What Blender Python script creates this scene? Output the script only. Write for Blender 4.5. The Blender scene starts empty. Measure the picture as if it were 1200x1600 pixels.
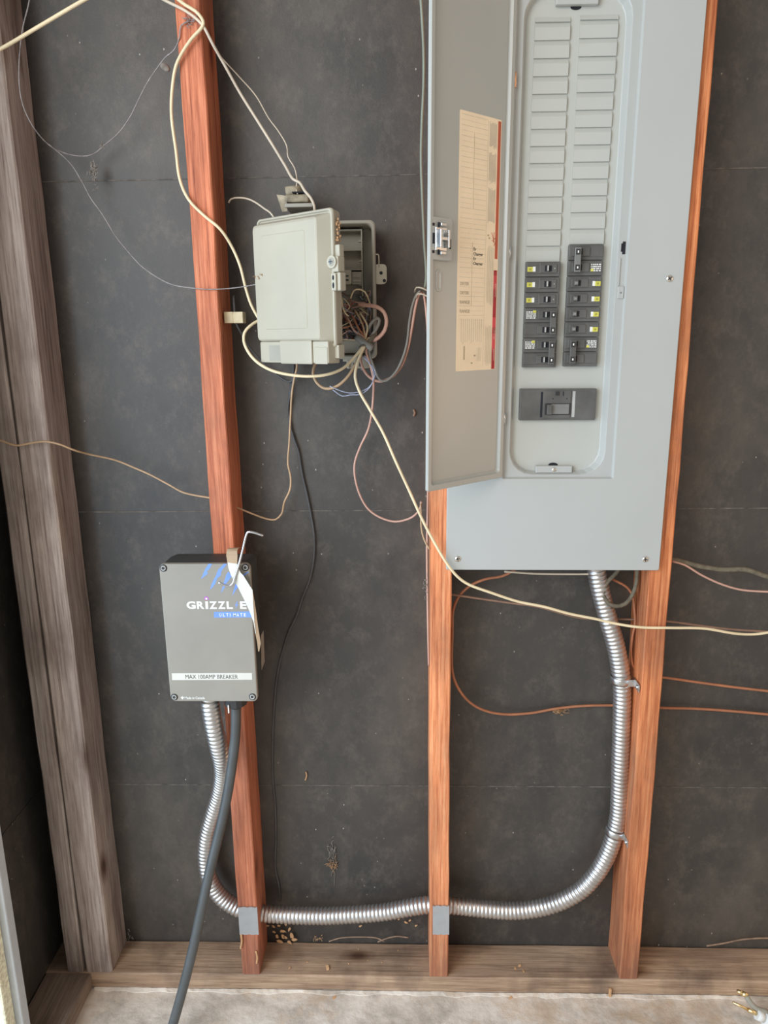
import bpy, bmesh, math, random
from mathutils import Vector, Matrix
random.seed(7)
C = bpy.context.scene.collection
S = bpy.context.scene

# ------------------------------------------------------------------ camera, world, light, exposure
F_PX = 1146.24
TH, YAW, ROLL = 0.233296, -0.0308619, -0.0129174
CAM = Vector((-0.064457, -1.311338, 1.383327))
ct, st, cw, sw = math.cos(TH), math.sin(TH), math.cos(YAW), math.sin(YAW)
FWD = Vector((sw*ct, cw*ct, -st)); R0 = Vector((cw, -sw, 0)); U0 = R0.cross(FWD)
RT = R0*math.cos(ROLL) + U0*math.sin(ROLL)
UP = -R0*math.sin(ROLL) + U0*math.cos(ROLL)
cd = bpy.data.cameras.new('camera'); cam = bpy.data.objects.new('camera', cd); C.objects.link(cam)
cd.sensor_fit = 'VERTICAL'; cd.sensor_height = 32.0; cd.sensor_width = 24.0
cd.lens = F_PX/1600*32.0; cd.clip_start = 0.02
cam.matrix_world = Matrix(((RT.x, UP.x, -FWD.x, CAM.x), (RT.y, UP.y, -FWD.y, CAM.y), (RT.z, UP.z, -FWD.z, CAM.z), (0, 0, 0, 1)))
S.camera = cam
S.view_settings.view_transform = 'Standard'; S.view_settings.look = 'None'
S.view_settings.gamma = 1.0; S.view_settings.use_curve_mapping = False
S.view_settings.exposure = -0.15

w = bpy.data.worlds.new('world'); S.world = w; w.use_nodes = True
bg = w.node_tree.nodes['Background']; bg.inputs[0].default_value = (0.95, 0.93, 0.90, 1); bg.inputs[1].default_value = 0.50

def area(name, loc, target, sx, sy, power, col):
    d = bpy.data.lights.new(name, 'AREA'); d.shape = 'RECTANGLE'; d.size = sx; d.size_y = sy
    d.energy = power; d.color = col
    o = bpy.data.objects.new(name, d); C.objects.link(o); o.location = loc
    o.rotation_euler = (Vector(target)-Vector(loc)).to_track_quat('-Z', 'Y').to_euler()
    return o
area('daylight_open_side', (-1.6, -1.35, 1.15), (-0.6, -0.9, 1.0), 1.7, 2.2, 62, (0.50, 0.74, 1.0))
area('daylight_doorway', (-2.0, -3.1, 2.4), (0.05, 0.0, 1.0), 2.4, 2.2, 97, (1.0, 0.92, 0.82))
area('warm_bounce_fill', (2.5, -0.45, 1.20), (0.0, -0.1, 1.15), 0.8, 0.8, 11, (1.0, 0.62, 0.34))  # added warm fill standing for bounce from the unseen right side

def H(x, y, Y=None, X=None, Z=None):
    """the point of the place seen at photo position x, y on the plane Y (or X, or Z)"""
    d = RT*((x-600)/F_PX) - UP*((y-800)/F_PX) + FWD
    if Y is not None: t = (Y-CAM.y)/d.y
    elif X is not None: t = (X-CAM.x)/d.x
    else: t = (Z-CAM.z)/d.z
    return CAM + d*t

# ------------------------------------------------------------------ materials
def new_mat(name):
    m = bpy.data.materials.new(name); m.use_nodes = True
    nt = m.node_tree; return m, nt, nt.nodes['Principled BSDF']
def tex(nt, scale, detail=4, stretch=(1, 1, 1), kind='noise', coord='Object', rough=0.55):
    tc = nt.nodes.new('ShaderNodeTexCoord'); mp = nt.nodes.new('ShaderNodeMapping')
    mp.inputs['Scale'].default_value = stretch
    nt.links.new(tc.outputs[coord], mp.inputs[0])
    if kind == 'noise':
        n = nt.nodes.new('ShaderNodeTexNoise'); n.inputs['Scale'].default_value = scale; n.inputs['Detail'].default_value = detail
        n.inputs['Roughness'].default_value = rough
        nt.links.new(mp.outputs[0], n.inputs['Vector']); return n.outputs['Fac']
    n = nt.nodes.new('ShaderNodeTexVoronoi'); n.inputs['Scale'].default_value = scale
    nt.links.new(mp.outputs[0], n.inputs['Vector']); return n.outputs['Distance']
def ramp(nt, fac, stops):
    r = nt.nodes.new('ShaderNodeValToRGB'); nt.links.new(fac, r.inputs[0])
    e = r.color_ramp.elements
    while len(e) < len(stops): e.new(0.5)
    for i, (p, c) in enumerate(stops):
        e[i].position = p; e[i].color = (*c, 1) if len(c) == 3 else c
    return r.outputs[0]
def mix(nt, fac, a, b, blend='MIX'):
    m = nt.nodes.new('ShaderNodeMix'); m.data_type = 'RGBA'; m.blend_type = blend
    if isinstance(fac, float): m.inputs[0].default_value = fac
    else: nt.links.new(fac, m.inputs[0])
    for k, v in ((6, a), (7, b)):
        if isinstance(v, tuple): m.inputs[k].default_value = (*v, 1)
        else: nt.links.new(v, m.inputs[k])
    return m.outputs[2]
def bump(nt, b, h, strength=0.3, dist=0.002):
    n = nt.nodes.new('ShaderNodeBump'); n.inputs['Strength'].default_value = strength; n.inputs['Distance'].default_value = dist
    nt.links.new(h, n.inputs['Height']); nt.links.new(n.outputs[0], b.inputs['Normal'])
def simple(name, col, rough=0.5, metal=0.0, var=0.12, scale=30, bmp=0.0, spec=0.5, stretch=(1, 1, 1)):
    m, nt, b = new_mat(name)
    f = tex(nt, scale, 3, stretch)
    c = ramp(nt, f, [(0.3, tuple(v*(1-var) for v in col)), (0.7, tuple(min(1, v*(1+var)) for v in col))])
    nt.links.new(c, b.inputs['Base Color'])
    b.inputs['Roughness'].default_value = rough; b.inputs['Metallic'].default_value = metal
    b.inputs['Specular IOR Level'].default_value = spec
    if bmp: bump(nt, b, f, bmp, 0.001)
    return m
def wood(name, dark, mid, light, axis='Z', dirt=0.35, rough=0.62, lowdirt=None):
    m, nt, b = new_mat(name)
    s = (55, 55, 1.6) if axis == 'Z' else (1.6, 55, 55)
    if axis == 'Y': s = (55, 1.6, 55)
    g = tex(nt, 3.2, 6, s, rough=0.65)
    s2 = tuple(v*0.16 if v > 10 else v*0.8 for v in s)
    g2 = tex(nt, 2.5, 3, s2)
    c = ramp(nt, g, [(0.28, dark), (0.47, mid), (0.72, light)])
    c2 = ramp(nt, g2, [(0.3, (0.62, 0.58, 0.58)), (0.7, (1.12, 1.1, 1.08))])
    c = mix(nt, 1.0, c, c2, 'MULTIPLY')
    g3 = tex(nt, 7.0, 8, tuple(v*1.7 for v in s), rough=0.8)
    c = mix(nt, 1.0, c, ramp(nt, g3, [(0.33, (0.66, 0.60, 0.56)), (0.52, (1, 1, 1)), (0.75, (1.10, 1.13, 1.16))]), 'MULTIPLY')
    k = tex(nt, 5.5, 0, (1.6, 1.6, 0.8) if axis == 'Z' else (0.8, 1.6, 1.6), 'voronoi')
    kc = ramp(nt, k, [(0.05, (0.25, 0.18, 0.16)), (0.13, (0.72, 0.66, 0.62)), (0.2, (1, 1, 1))])
    c = mix(nt, 1.0, c, kc, 'MULTIPLY')
    d = tex(nt, 9, 6, (1, 1, 0.5))
    dm = ramp(nt, d, [(0.5, (0, 0, 0)), (0.72, (1, 1, 1))])
    dd = nt.nodes.new('ShaderNodeMath'); dd.operation = 'MULTIPLY'; dd.inputs[1].default_value = dirt; nt.links.new(dm, dd.inputs[0])
    c = mix(nt, dd.outputs[0], c, (0.10, 0.065, 0.05))
    if lowdirt:      # splashed grey-brown dirt at the foot of old studs
        tc = nt.nodes.new('ShaderNodeTexCoord'); sp = nt.nodes.new('ShaderNodeSeparateXYZ'); nt.links.new(tc.outputs['Object'], sp.inputs[0])
        mr = nt.nodes.new('ShaderNodeMapRange'); mr.inputs[1].default_value = 0.02; mr.inputs[2].default_value = lowdirt; mr.inputs[3].default_value = 0.75; mr.inputs[4].default_value = 0
        nt.links.new(sp.outputs[2], mr.inputs[0])
        mm = nt.nodes.new('ShaderNodeMath'); mm.operation = 'MULTIPLY'; nt.links.new(mr.outputs[0], mm.inputs[0]); nt.links.new(d, mm.inputs[1])
        c = mix(nt, mm.outputs[0], c, (0.16, 0.10, 0.075))
    nt.links.new(c, b.inputs['Base Color']); b.inputs['Roughness'].default_value = rough
    b.inputs['Specular IOR Level'].default_value = 0.3
    bump(nt, b, g, 0.35, 0.0012)
    return m
def felt_mat():
    m, nt, b = new_mat('tarred_felt')
    f = tex(nt, 3.0, 6, rough=0.6); f2 = tex(nt, 420, 2)
    c = ramp(nt, f, [(0.3, (0.034, 0.031, 0.029)), (0.7, (0.064, 0.055, 0.046))])
    fd = ramp(nt, tex(nt, 24, 9, (1, 1, 0.75), rough=0.82), [(0.5, (0, 0, 0)), (0.8, (0.6, 0.6, 0.6))])
    c = mix(nt, fd, c, (0.17, 0.14, 0.11))
    # dusty mottles and pale specks of dirt
    d = tex(nt, 3.5, 9, (1, 1, 0.6), rough=0.78); dm = ramp(nt, d, [(0.46, (0, 0, 0)), (0.85, (0.8, 0.8, 0.8))])
    c = mix(nt, dm, c, (0.14, 0.115, 0.09))
    sp = tex(nt, 46, 0, (1, 1, 0.7), 'voronoi'); sm = ramp(nt, sp, [(0.035, (1, 1, 1)), (0.07, (0, 0, 0))])
    gate = ramp(nt, tex(nt, 11, 2), [(0.5, (0, 0, 0)), (0.58, (1, 1, 1))])
    sm = mix(nt, 1.0, sm, gate, 'MULTIPLY')
    c = mix(nt, sm, c, (0.42, 0.38, 0.33))
    nt.links.new(c, b.inputs['Base Color']); b.inputs['Roughness'].default_value = 0.5
    b.inputs['Specular IOR Level'].default_value = 0.55
    bump(nt, b, f2, 0.25, 0.0008)
    return m
def concrete_mat():
    m, nt, b = new_mat('old_concrete')
    f = tex(nt, 6, 8, rough=0.7); g = tex(nt, 60, 6)
    c = ramp(nt, f, [(0.34, (0.44, 0.38, 0.31)), (0.5, (0.74, 0.65, 0.55)), (0.68, (0.92, 0.85, 0.75))])
    r = ramp(nt, tex(nt, 9, 6, rough=0.7), [(0.52, (0, 0, 0)), (0.64, (1, 1, 1))])
    mm = nt.nodes.new('ShaderNodeMath'); mm.operation = 'MULTIPLY'; mm.inputs[1].default_value = 0.45; nt.links.new(r, mm.inputs[0])
    c = mix(nt, mm.outputs[0], c, (0.55, 0.36, 0.20))
    nt.links.new(c, b.inputs['Base Color']); b.inputs['Roughness'].default_value = 0.9
    bump(nt, b, g, 0.6, 0.004)
    return m
def label_mat():
    return simple('aged_card', (0.93, 0.76, 0.54), 0.7, var=0.04)
M = dict(
    felt=felt_mat(), concrete=concrete_mat(),
    seam=simple('dusty_seam', (0.12, 0.105, 0.09), 0.9, var=0.5, scale=60),
    wood_red=wood('red_brown_wood', (0.28, 0.075, 0.04), (0.68, 0.215, 0.105), (0.88, 0.35, 0.19), lowdirt=1.0, dirt=0.45),
    wood_or=wood('orange_wood', (0.34, 0.09, 0.035), (0.70, 0.235, 0.09), (0.92, 0.42, 0.19), lowdirt=0.7, dirt=0.5),
    wood_bright=wood('bright_orange_wood', (0.42, 0.12, 0.05), (0.90, 0.33, 0.14), (1.0, 0.52, 0.27), lowdirt=0.5, dirt=0.35),
    wood_gray=wood('weathered_brown_wood', (0.20, 0.155, 0.135), (0.46, 0.385, 0.34), (0.64, 0.56, 0.50), dirt=0.6),
    wood_plate=wood('sill_wood', (0.24, 0.155, 0.095), (0.46, 0.32, 0.21), (0.62, 0.45, 0.31), axis='X', dirt=0.7),
    wood_platey=wood('side_sill_wood', (0.18, 0.14, 0.10), (0.28, 0.22, 0.17), (0.38, 0.31, 0.25), axis='Y', dirt=0.7),
    steel=simple('grey_enamel', (0.45, 0.455, 0.43), 0.38, var=0.03, scale=4),
    steel_d=simple('grey_enamel_door_shaded', (0.43, 0.43, 0.395), 0.33, var=0.03, scale=4),  # same enamel as the cover, with warm shade put into the colour
    steel_in=simple('grey_dead_front', (0.485, 0.49, 0.445), 0.45, var=0.03, scale=5),
    black=simple('black_plastic', (0.032, 0.031, 0.031), 0.45, var=0.15),
    black2=simple('black_plastic_worn', (0.105, 0.102, 0.095), 0.5, var=0.2),
    dark=simple('dark_recess', (0.012, 0.013, 0.018), 0.8),
    grey=simple('grey_plastic', (0.20, 0.20, 0.19), 0.5),
    ash=simple('light_grey_mark', (0.42, 0.42, 0.40), 0.5),
    white=simple('white_print', (0.80, 0.79, 0.75), 0.6, var=0.03),
    yellow=simple('yellow_sticker', (0.62, 0.58, 0.10), 0.5, var=0.05),
    olive=simple('olive_print', (0.36, 0.34, 0.05), 0.5, var=0.05),
    card=label_mat(), brownprint=simple('brown_print', (0.47, 0.37, 0.24), 0.8), greyprint=simple('grey_print', (0.50, 0.44, 0.34), 0.8),
    ink=simple('black_ink', (0.05, 0.045, 0.04), 0.8), pencil=simple('faded_pencil', (0.46, 0.38, 0.27), 0.8),
    redb=simple('brick_red_print', (0.50, 0.10, 0.045), 0.6), red=simple('crimson_print', (0.68, 0.07, 0.085), 0.6),
    pink=simple('pink_print', (0.85, 0.48, 0.42), 0.6),
    zinc=simple('galvanised_steel', (0.62, 0.62, 0.61), 0.33, 1.0, 0.12, 60),
    conduit=simple('conduit_steel', (0.62, 0.60, 0.58), 0.42, 1.0, 0.12, 40),
    plate=simple('zinc_nail_plate', (0.42, 0.42, 0.42), 0.6, 0.3, 0.06, 50),
    screw=simple('screw_metal', (0.75, 0.70, 0.62), 0.3, 1.0, 0.2, 200),
    brass=simple('brass', (0.90, 0.68, 0.36), 0.42, 1.0, 0.1, 80),
    copper=simple('copper_hinge_pin', (0.80, 0.42, 0.24), 0.35, 0.6, 0.1, 80),
    beige=simple('aged_beige_plastic', (0.425, 0.385, 0.295), 0.5, var=0.06, scale=9),
    beige_in=simple('grey_beige_plastic', (0.34, 0.315, 0.255), 0.55, var=0.08, scale=14),
    dirty=simple('dusty_metal', (0.29, 0.235, 0.155), 0.75, var=0.4, scale=60, bmp=0.6),
    charger=simple('charcoal_sheen_lid', (0.285, 0.258, 0.215), 0.55, var=0.07, scale=10),  # lid's glossy sheen is lightened into this base colour
    charger_b=simple('black_case', (0.04, 0.043, 0.04), 0.55, var=0.1, scale=10),
    blue=simple('blue_print', (0.17, 0.30, 0.72), 0.5, var=0.04), magenta=simple('purple_print', (0.45, 0.12, 0.48), 0.5),
    paper=simple('white_paper_tag', (0.66, 0.64, 0.57), 0.7, var=0.04), kraft=simple('brown_paper', (0.42, 0.29, 0.18), 0.75, var=0.08),
    tape=simple('white_label_tape', (0.66, 0.63, 0.56), 0.6, var=0.03), silver=simple('silver_sticker', (0.34, 0.30, 0.25), 0.5),
    chrome=simple('chrome_key', (0.72, 0.74, 0.78), 0.22, 1.0, 0.05),
    rubber=simple('black_rubber', (0.075, 0.08, 0.08), 0.38, var=0.1),
    cream=simple('cream_wire', (0.80, 0.65, 0.41), 0.5, var=0.1, scale=20), tan=simple('tan_wire', (0.50, 0.33, 0.19), 0.5, var=0.15, scale=20),
    pale=simple('pale_wire', (0.60, 0.50, 0.38), 0.55, var=0.15, scale=20),
    pinkw=simple('pinkish_wire', (0.58, 0.34, 0.26), 0.5, var=0.12, scale=20), orange=simple('orange_wire', (0.40, 0.155, 0.075), 0.5, var=0.2, scale=30),
    brownw=simple('brown_wire', (0.26, 0.15, 0.10), 0.6, var=0.2, scale=30), olivew=simple('grey_brown_cloth_cable', (0.15, 0.125, 0.085), 0.85, var=0.3, scale=80, bmp=0.5),
    greyw=simple('grey_wire', (0.24, 0.225, 0.195), 0.55, var=0.1, scale=20), greenw=simple('grey_green_wire', (0.24, 0.26, 0.20), 0.55, var=0.1, scale=20),
    blackw=simple('black_wire', (0.075, 0.075, 0.075), 0.5, var=0.2, scale=30), bluew=simple('blue_white_wire', (0.45, 0.48, 0.62), 0.5),
    string=simple('frayed_string', (0.30, 0.27, 0.26), 0.9, var=0.3, scale=120), redw=simple('red_wire', (0.42, 0.08, 0.06), 0.5),
    web=simple('dusty_cobweb', (0.27, 0.235, 0.20), 0.95, var=0.3, scale=90), chip=simple('pale_wood_chip', (0.62, 0.36, 0.18), 0.8, var=0.2, scale=60),
    rust=simple('rusty_crust', (0.42, 0.24, 0.12), 0.9, var=0.5, scale=300), bark=simple('dry_twig', (0.28, 0.18, 0.12), 0.85, var=0.3, scale=60),
    stucco=simple('sunlit_stucco', (0.86, 0.78, 0.58), 0.95, var=0.3, scale=160, bmp=0.8), trimw=simple('painted_jamb', (0.56, 0.60, 0.63), 0.6, var=0.05),
    foam=simple('tan_foam', (0.60, 0.50, 0.32), 0.8, var=0.12, scale=80),
)

# ------------------------------------------------------------------ mesh helpers
class MB:
    def __init__(s): s.v = []; s.f = []; s.sm = []
    def add(s, vs, fs, smooth=False):
        o = len(s.v); s.v += [Vector(p) for p in vs]; s.f += [tuple(i+o for i in f) for f in fs]; s.sm += [smooth]*len(fs); return s
    def loft(s, loops, cap0=True, cap1=True, smooth=False):
        n = len(loops[0]); vs = [p for l in loops for p in l]; fs = []
        for k in range(len(loops)-1):
            for i in range(n):
                j = (i+1) % n; fs.append((k*n+i, k*n+j, (k+1)*n+j, (k+1)*n+i))
        if cap0: fs.append(tuple(range(n))[::-1])
        if cap1: fs.append(tuple((len(loops)-1)*n+i for i in range(n)))
        return s.add(vs, fs, smooth)
    def box(s, x0, x1, y0, y1, z0, z1, T=None, bev=0.0):
        if bev <= 0:
            vs = [Vector((x, y, z)) for z in (z0, z1) for y in (y0, y1) for x in (x0, x1)]
            if T: vs = [T(p) for p in vs]
            return s.add(vs, [(0, 2, 3, 1), (4, 5, 7, 6), (0, 1, 5, 4), (2, 6, 7, 3), (0, 4, 6, 2), (1, 3, 7, 5)])
        bm = bmesh.new(); bmesh.ops.create_cube(bm, size=1)
        for v in bm.verts: v.co = Vector(((x0+x1)/2+v.co.x*(x1-x0), (y0+y1)/2+v.co.y*(y1-y0), (z0+z1)/2+v.co.z*(z1-z0)))
        bmesh.ops.bevel(bm, geom=list(bm.edges), offset=bev, segments=2, affect='EDGES', profile=0.5)
        bm.verts.index_update(); vs = [T(v.co) if T else v.co.copy() for v in bm.verts]
        fs = [tuple(v.index for v in f.verts) for f in bm.faces]; bm.free()
        return s.add(vs, fs)
    def cyl(s, a, b, r, n=16, r2=None, smooth=True):
        a, b = Vector(a), Vector(b); d = (b-a).normalized(); q = d.orthogonal().normalized(); e = d.cross(q)
        ring = lambda c, rr: [c+(q*math.cos(t)+e*math.sin(t))*rr for t in [2*math.pi*i/n for i in range(n)]]
        r2 = r if r2 is None else r2
        o = len(s.f); s.loft([ring(a, r), ring(b, r2)], smooth=smooth); s.sm[-1] = s.sm[-2] = False; return s
    def tube(s, pts, r, n=8, step=0.006, cap=True):
        P = [Vector(p) for p in pts]; Q = []
        E = [P[0]*2-P[1]]+P+[P[-1]*2-P[-2]]
        for i in range(1, len(E)-2):
            p0, p1, p2, p3 = E[i-1:i+3]; L = (p2-p1).length; m = max(2, int(L/step))
            for k in range(m):
                # centripetal Catmull-Rom
                t = k/m
                t0 = 0; t1 = t0+max((p1-p0).length, 1e-6)**.5; t2 = t1+max((p2-p1).length, 1e-6)**.5; t3 = t2+max((p3-p2).length, 1e-6)**.5
                T_ = t1+(t2-t1)*t
                A1 = p0*((t1-T_)/(t1-t0))+p1*((T_-t0)/(t1-t0)); A2 = p1*((t2-T_)/(t2-t1))+p2*((T_-t1)/(t2-t1)); A3 = p2*((t3-T_)/(t3-t2))+p3*((T_-t2)/(t3-t2))
                B1 = A1*((t2-T_)/(t2-t0))+A2*((T_-t0)/(t2-t0)); B2 = A2*((t3-T_)/(t3-t1))+A3*((T_-t1)/(t3-t1))
                Q.append(B1*((t2-T_)/(t2-t1))+B2*((T_-t1)/(t2-t1)))
        Q.append(P[-1])
        if callable(r):     # resample evenly and give the radius as a function of length
            D = [0]
            for i in range(1, len(Q)): D.append(D[-1]+(Q[i]-Q[i-1]).length)
            L = D[-1]; m = int(L/r.ds); R = []; j = 0
            for k in range(m+1):
                l = L*k/m
                while j < len(D)-2 and D[j+1] < l: j += 1
                u = (l-D[j])/max(D[j+1]-D[j], 1e-9); R.append((Q[j].lerp(Q[j+1], u), l))
            Q = [q for q, l in R]; rad = [r(l) for q, l in R]
        else: rad = [r]*len(Q)
        tan = [(Q[min(i+1, len(Q)-1)]-Q[max(i-1, 0)]).normalized() for i in range(len(Q))]
        nrm = tan[0].orthogonal().normalized(); loops = []
        for i, q in enumerate(Q):
            nrm = (nrm-tan[i]*nrm.dot(tan[i])).normalized(); b = tan[i].cross(nrm)
            loops.append([q+(nrm*math.cos(a)+b*math.sin(a))*rad[i] for a in [2*math.pi*k/n for k in range(n)]])
        s.loft(loops, cap, cap, True); s.path = Q
        return s
def rrect(x0, x1, z0, z1, r, y, T=None, n=5):
    pts = []
    for cx, cz, a0 in ((x1-r, z1-r, 0), (x0+r, z1-r, 90), (x0+r, z0+r, 180), (x1-r, z0+r, 270)):
        for k in range(n+1):
            a = math.radians(a0+90*k/n); pts.append(Vector((cx+r*math.cos(a), y, cz+r*math.sin(a))))
    return [T(p) for p in pts] if T else pts
def tagit(o, label=None, cat=None, group=None, kind=None):
    if label: o['label'] = label
    if cat: o['category'] = cat
    if group: o['group'] = group
    if kind: o['kind'] = kind
    return o
def link_mesh(name, mb, mat, inv):
    me = bpy.data.meshes.new(name); me.from_pydata([inv @ v for v in mb.v], [], mb.f)
    me.polygons.foreach_set('use_smooth', mb.sm); me.materials.append(mat); me.update()
    bm = bmesh.new(); bm.from_mesh(me); bmesh.ops.recalc_face_normals(bm, faces=bm.faces); bm.to_mesh(me); bm.free()
    o = bpy.data.objects.new(name, me); C.objects.link(o); return o
WM = {}
def thing(name, loc, label, cat, group=None, rot=None):
    o = bpy.data.objects.new(name, None); C.objects.link(o); o.empty_display_size = 0.02
    m = Matrix.Translation(Vector(loc)) @ (rot or Matrix.Identity(4)); o.matrix_world = m; WM[o.name] = m
    return tagit(o, label, cat, group)
def root_of(p): return WM[p.name]
def part(name, mb, mat, parent, label=None, kind=None):
    m = root_of(parent); o = link_mesh(name, mb, mat, m.inverted())
    o.parent = parent; WM[o.name] = m; tagit(o, label, kind=kind); return o
def single(name, mb, mat, label=None, cat=None, group=None, kind=None):
    xs = [v.x for v in mb.v]; ys = [v.y for v in mb.v]; zs = [v.z for v in mb.v]
    b = Vector(((min(xs)+max(xs))/2, (min(ys)+max(ys))/2, min(zs)))
    o = link_mesh(name, mb, mat, Matrix.Translation(-b)); o.location = b; WM[o.name] = Matrix.Translation(b)
    return tagit(o, label, cat, group, kind)
def text_mb(txt, size, T, bold=0.0, sx=1.0, depth=0.0002, spacing=1.0, align='LEFT'):
    """lettering as a thin mesh; T maps text-plane x, y, depth to the place"""
    cu = bpy.data.curves.new('t', 'FONT'); cu.body = txt; cu.size = size; cu.offset = bold; cu.space_character = spacing; cu.align_x = align
    cu.resolution_u = 3
    o = bpy.data.objects.new('t', cu); C.objects.link(o); dg = bpy.context.evaluated_depsgraph_get()
    me = bpy.data.meshes.new_from_object(o.evaluated_get(dg)); mb = MB()
    mb.add([T(v.co.x*sx, v.co.y, depth) for v in me.vertices], [tuple(p.vertices) for p in me.polygons])
    bpy.data.objects.remove(o); bpy.data.curves.remove(cu); bpy.data.meshes.remove(me)
    return mb
def poly_mb(pts, d):
    """a flat print of real thickness: polygon extruded by d"""
    mb = MB(); mb.loft([[Vector(p) for p in pts], [Vector(p)+d for p in pts]]); return mb
def join(*ms):
    r = MB()
    for m in ms:
        o = len(r.v); r.v += m.v; r.f += [tuple(i+o for i in f) for f in m.f]; r.sm += m.sm
    return r

# ------------------------------------------------------------------ the setting
mb = MB(); mb.box(-1.9, 1.6, -3.2, 0.12, -0.08, 0.0); FL = single('floor', mb, M['concrete'], kind='structure')
rg = MB(); rn = random.Random(9); lo = []
for k in range(220):
    x = -0.755+k*0.0092; a = 0.002+0.004*abs(math.sin(k*0.13)+0.5*math.sin(k*0.71))+rn.uniform(0, 0.002); h_ = 0.001+0.002*abs(math.sin(k*0.09+1))+rn.uniform(0, 0.0015)
    lo.append([Vector((x, -0.0025, -0.001)), Vector((x, -0.0028, h_)), Vector((x, -0.0035-a*0.3, h_*0.8)), Vector((x, -0.004-a, 0.0010)), Vector((x, -0.006-a, -0.001))])
rg.loft(lo); part('mortar_ridge', rg, M['concrete'], FL)
bz = [0.0, 0.444, 1.0536, 1.6632, 2.2728]
wall = MB()
for i in range(4): wall.box(-0.93, 1.30, 0.09, 0.103, bz[i]+0.0008, bz[i+1]-0.0008)
wall.box(-0.93, 1.30, 0.1035, 0.115, 0, 2.3)
wb = single('wall_back', wall, M['felt'], kind='structure')
for i in (1, 2, 3):
    m = MB(); m.box(-0.9, 1.25, 0.0893, 0.0904, bz[i]-0.0011, bz[i]+0.0011); part('seam', m, M['seam'], wb)
mb = MB()
for i in range(4): mb.box(-0.873, -0.86, -0.18, 0.088, bz[i]+0.0008, bz[i+1]-0.0008)
wl = single('wall_left', mb, M['felt'], kind='structure')
# jamb of the opening at the left and the stucco corner outside it, sunlight put into its colour
mb = MB(); mb.box(-0.89, -0.80, -0.196, -0.172, 0.0, 2.3, bev=0.003); single('trim_1', mb, M['trimw'], kind='structure')
mb = MB(); mb.box(-0.93, -0.812, -0.225, -0.1965, -0.0, 2.3, bev=0.004); single('trim_2', mb, M['stucco'], kind='structure')

# ------------------------------------------------------------------ timber framing
def jitter_board(x0, x1, y0, y1, z0, z1, axis='z', seed=0, amp=0.0007, ch=0.0018):
    """sawn timber with eased arrises and slightly wandering edges"""
    rnd = random.Random(seed); mb = MB(); n = 36; loops = []
    L0, L1 = (z0, z1) if axis == 'z' else ((x0, x1) if axis == 'x' else (y0, y1))
    ph = [rnd.uniform(0, 6) for _ in range(8)]
    for k in range(n+1):
        l = L0+(L1-L0)*k/n
        def w(i): return amp*(math.sin(l*9+ph[i])+0.6*math.sin(l*31+ph[(i+3) % 8]) + 0.4*rnd.uniform(-1, 1))
        if axis == 'z': a0, a1, b0, b1 = x0, x1, y0, y1
        elif axis == 'x': a0, a1, b0, b1 = y0, y1, z0, z1
        else: a0, a1, b0, b1 = x0, x1, z0, z1
        a0 += w(0); a1 += w(1); b0 += w(2)*0.5; c = ch+abs(w(3))*0.6
        pts = [(a0+c, b0), (a1-c, b0), (a1, b0+c), (a1, b1-ch), (a1-ch, b1), (a0+ch, b1), (a0, b1-ch), (a0, b0+c)]
        if axis == 'z': loops.append([Vector((a, b, l)) for a, b in pts])
        elif axis == 'x': loops.append([Vector((l, a, b)) for a, b in pts])
        else: loops.append([Vector((a, l, b)) for a, b in pts])
    mb.loft(loops); return mb
PT = 0.040
single('wall_stud', jitter_board(-0.4264, -0.3864, 0.0, 0.0895, PT, 2.25, seed=1), M['wood_red'], 'red-brown wall stud running behind the black charger box', 'stud', 'wall studs')
single('wall_stud', jitter_board(-0.020, 0.020, 0.0, 0.0895, PT, 2.25, seed=2), M['wood_bright'], 'orange-brown wall stud under the left edge of the grey panel cover', 'stud', 'wall studs')
single('wall_stud', jitter_board(0.3864, 0.4264, 0.0, 0.0895, PT, 2.25, seed=3), M['wood_or'], 'orange-brown wall stud along the right edge of the grey panel, conduit strapped to its side', 'stud', 'wall studs')
single('corner_stud', jitter_board(-0.772, -0.714, 0.0, 0.0895, PT, 2.25, seed=4, ch=0.003), M['wood_gray'], 'weathered brown corner stud with a long grained side, right one of the doubled pair', 'stud', 'doubled corner studs')
single('corner_stud', jitter_board(-0.8125, -0.7755, 0.0, 0.0895, PT, 2.25, seed=5, ch=0.003), M['wood_gray'], 'narrow weathered corner stud nearest the opening, left one of the doubled pair', 'stud', 'doubled corner studs')
single('sill_plate', jitter_board(-0.8595, 1.25, -0.002, 0.0895, 0.0005, PT-0.0005, axis='x', seed=6, ch=0.003), M['wood_plate'], 'long brown sill plate lying on the concrete under all the studs', 'sill plate')
single('side_sill_plate', jitter_board(-0.8595, -0.759, -0.170, -0.0035, 0.0005, PT-0.001, axis='y', seed=8, ch=0.003), M['wood_platey'], 'short weathered sill plate running forward from the left corner', 'sill plate')

# ------------------------------------------------------------------ breaker panel
PA = 0.0065; ca, sa = math.cos(PA), math.sin(PA)
PX, PZ = 0.009, 0.9635
def PT3(p): return Vector((PX+p[0]*ca+p[2]*sa, p[1], PZ+p[2]*ca-p[0]*sa))
ROT = Matrix.Rotation(PA, 4, 'Y')
panel = thing('breaker_panel', PT3((0.195, 0.0, 0)), 'tall grey metal electrical panel with its narrow door swung open', 'electrical panel', rot=ROT)
CW, CH = 0.3905, 1.055
FY = -0.012
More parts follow.
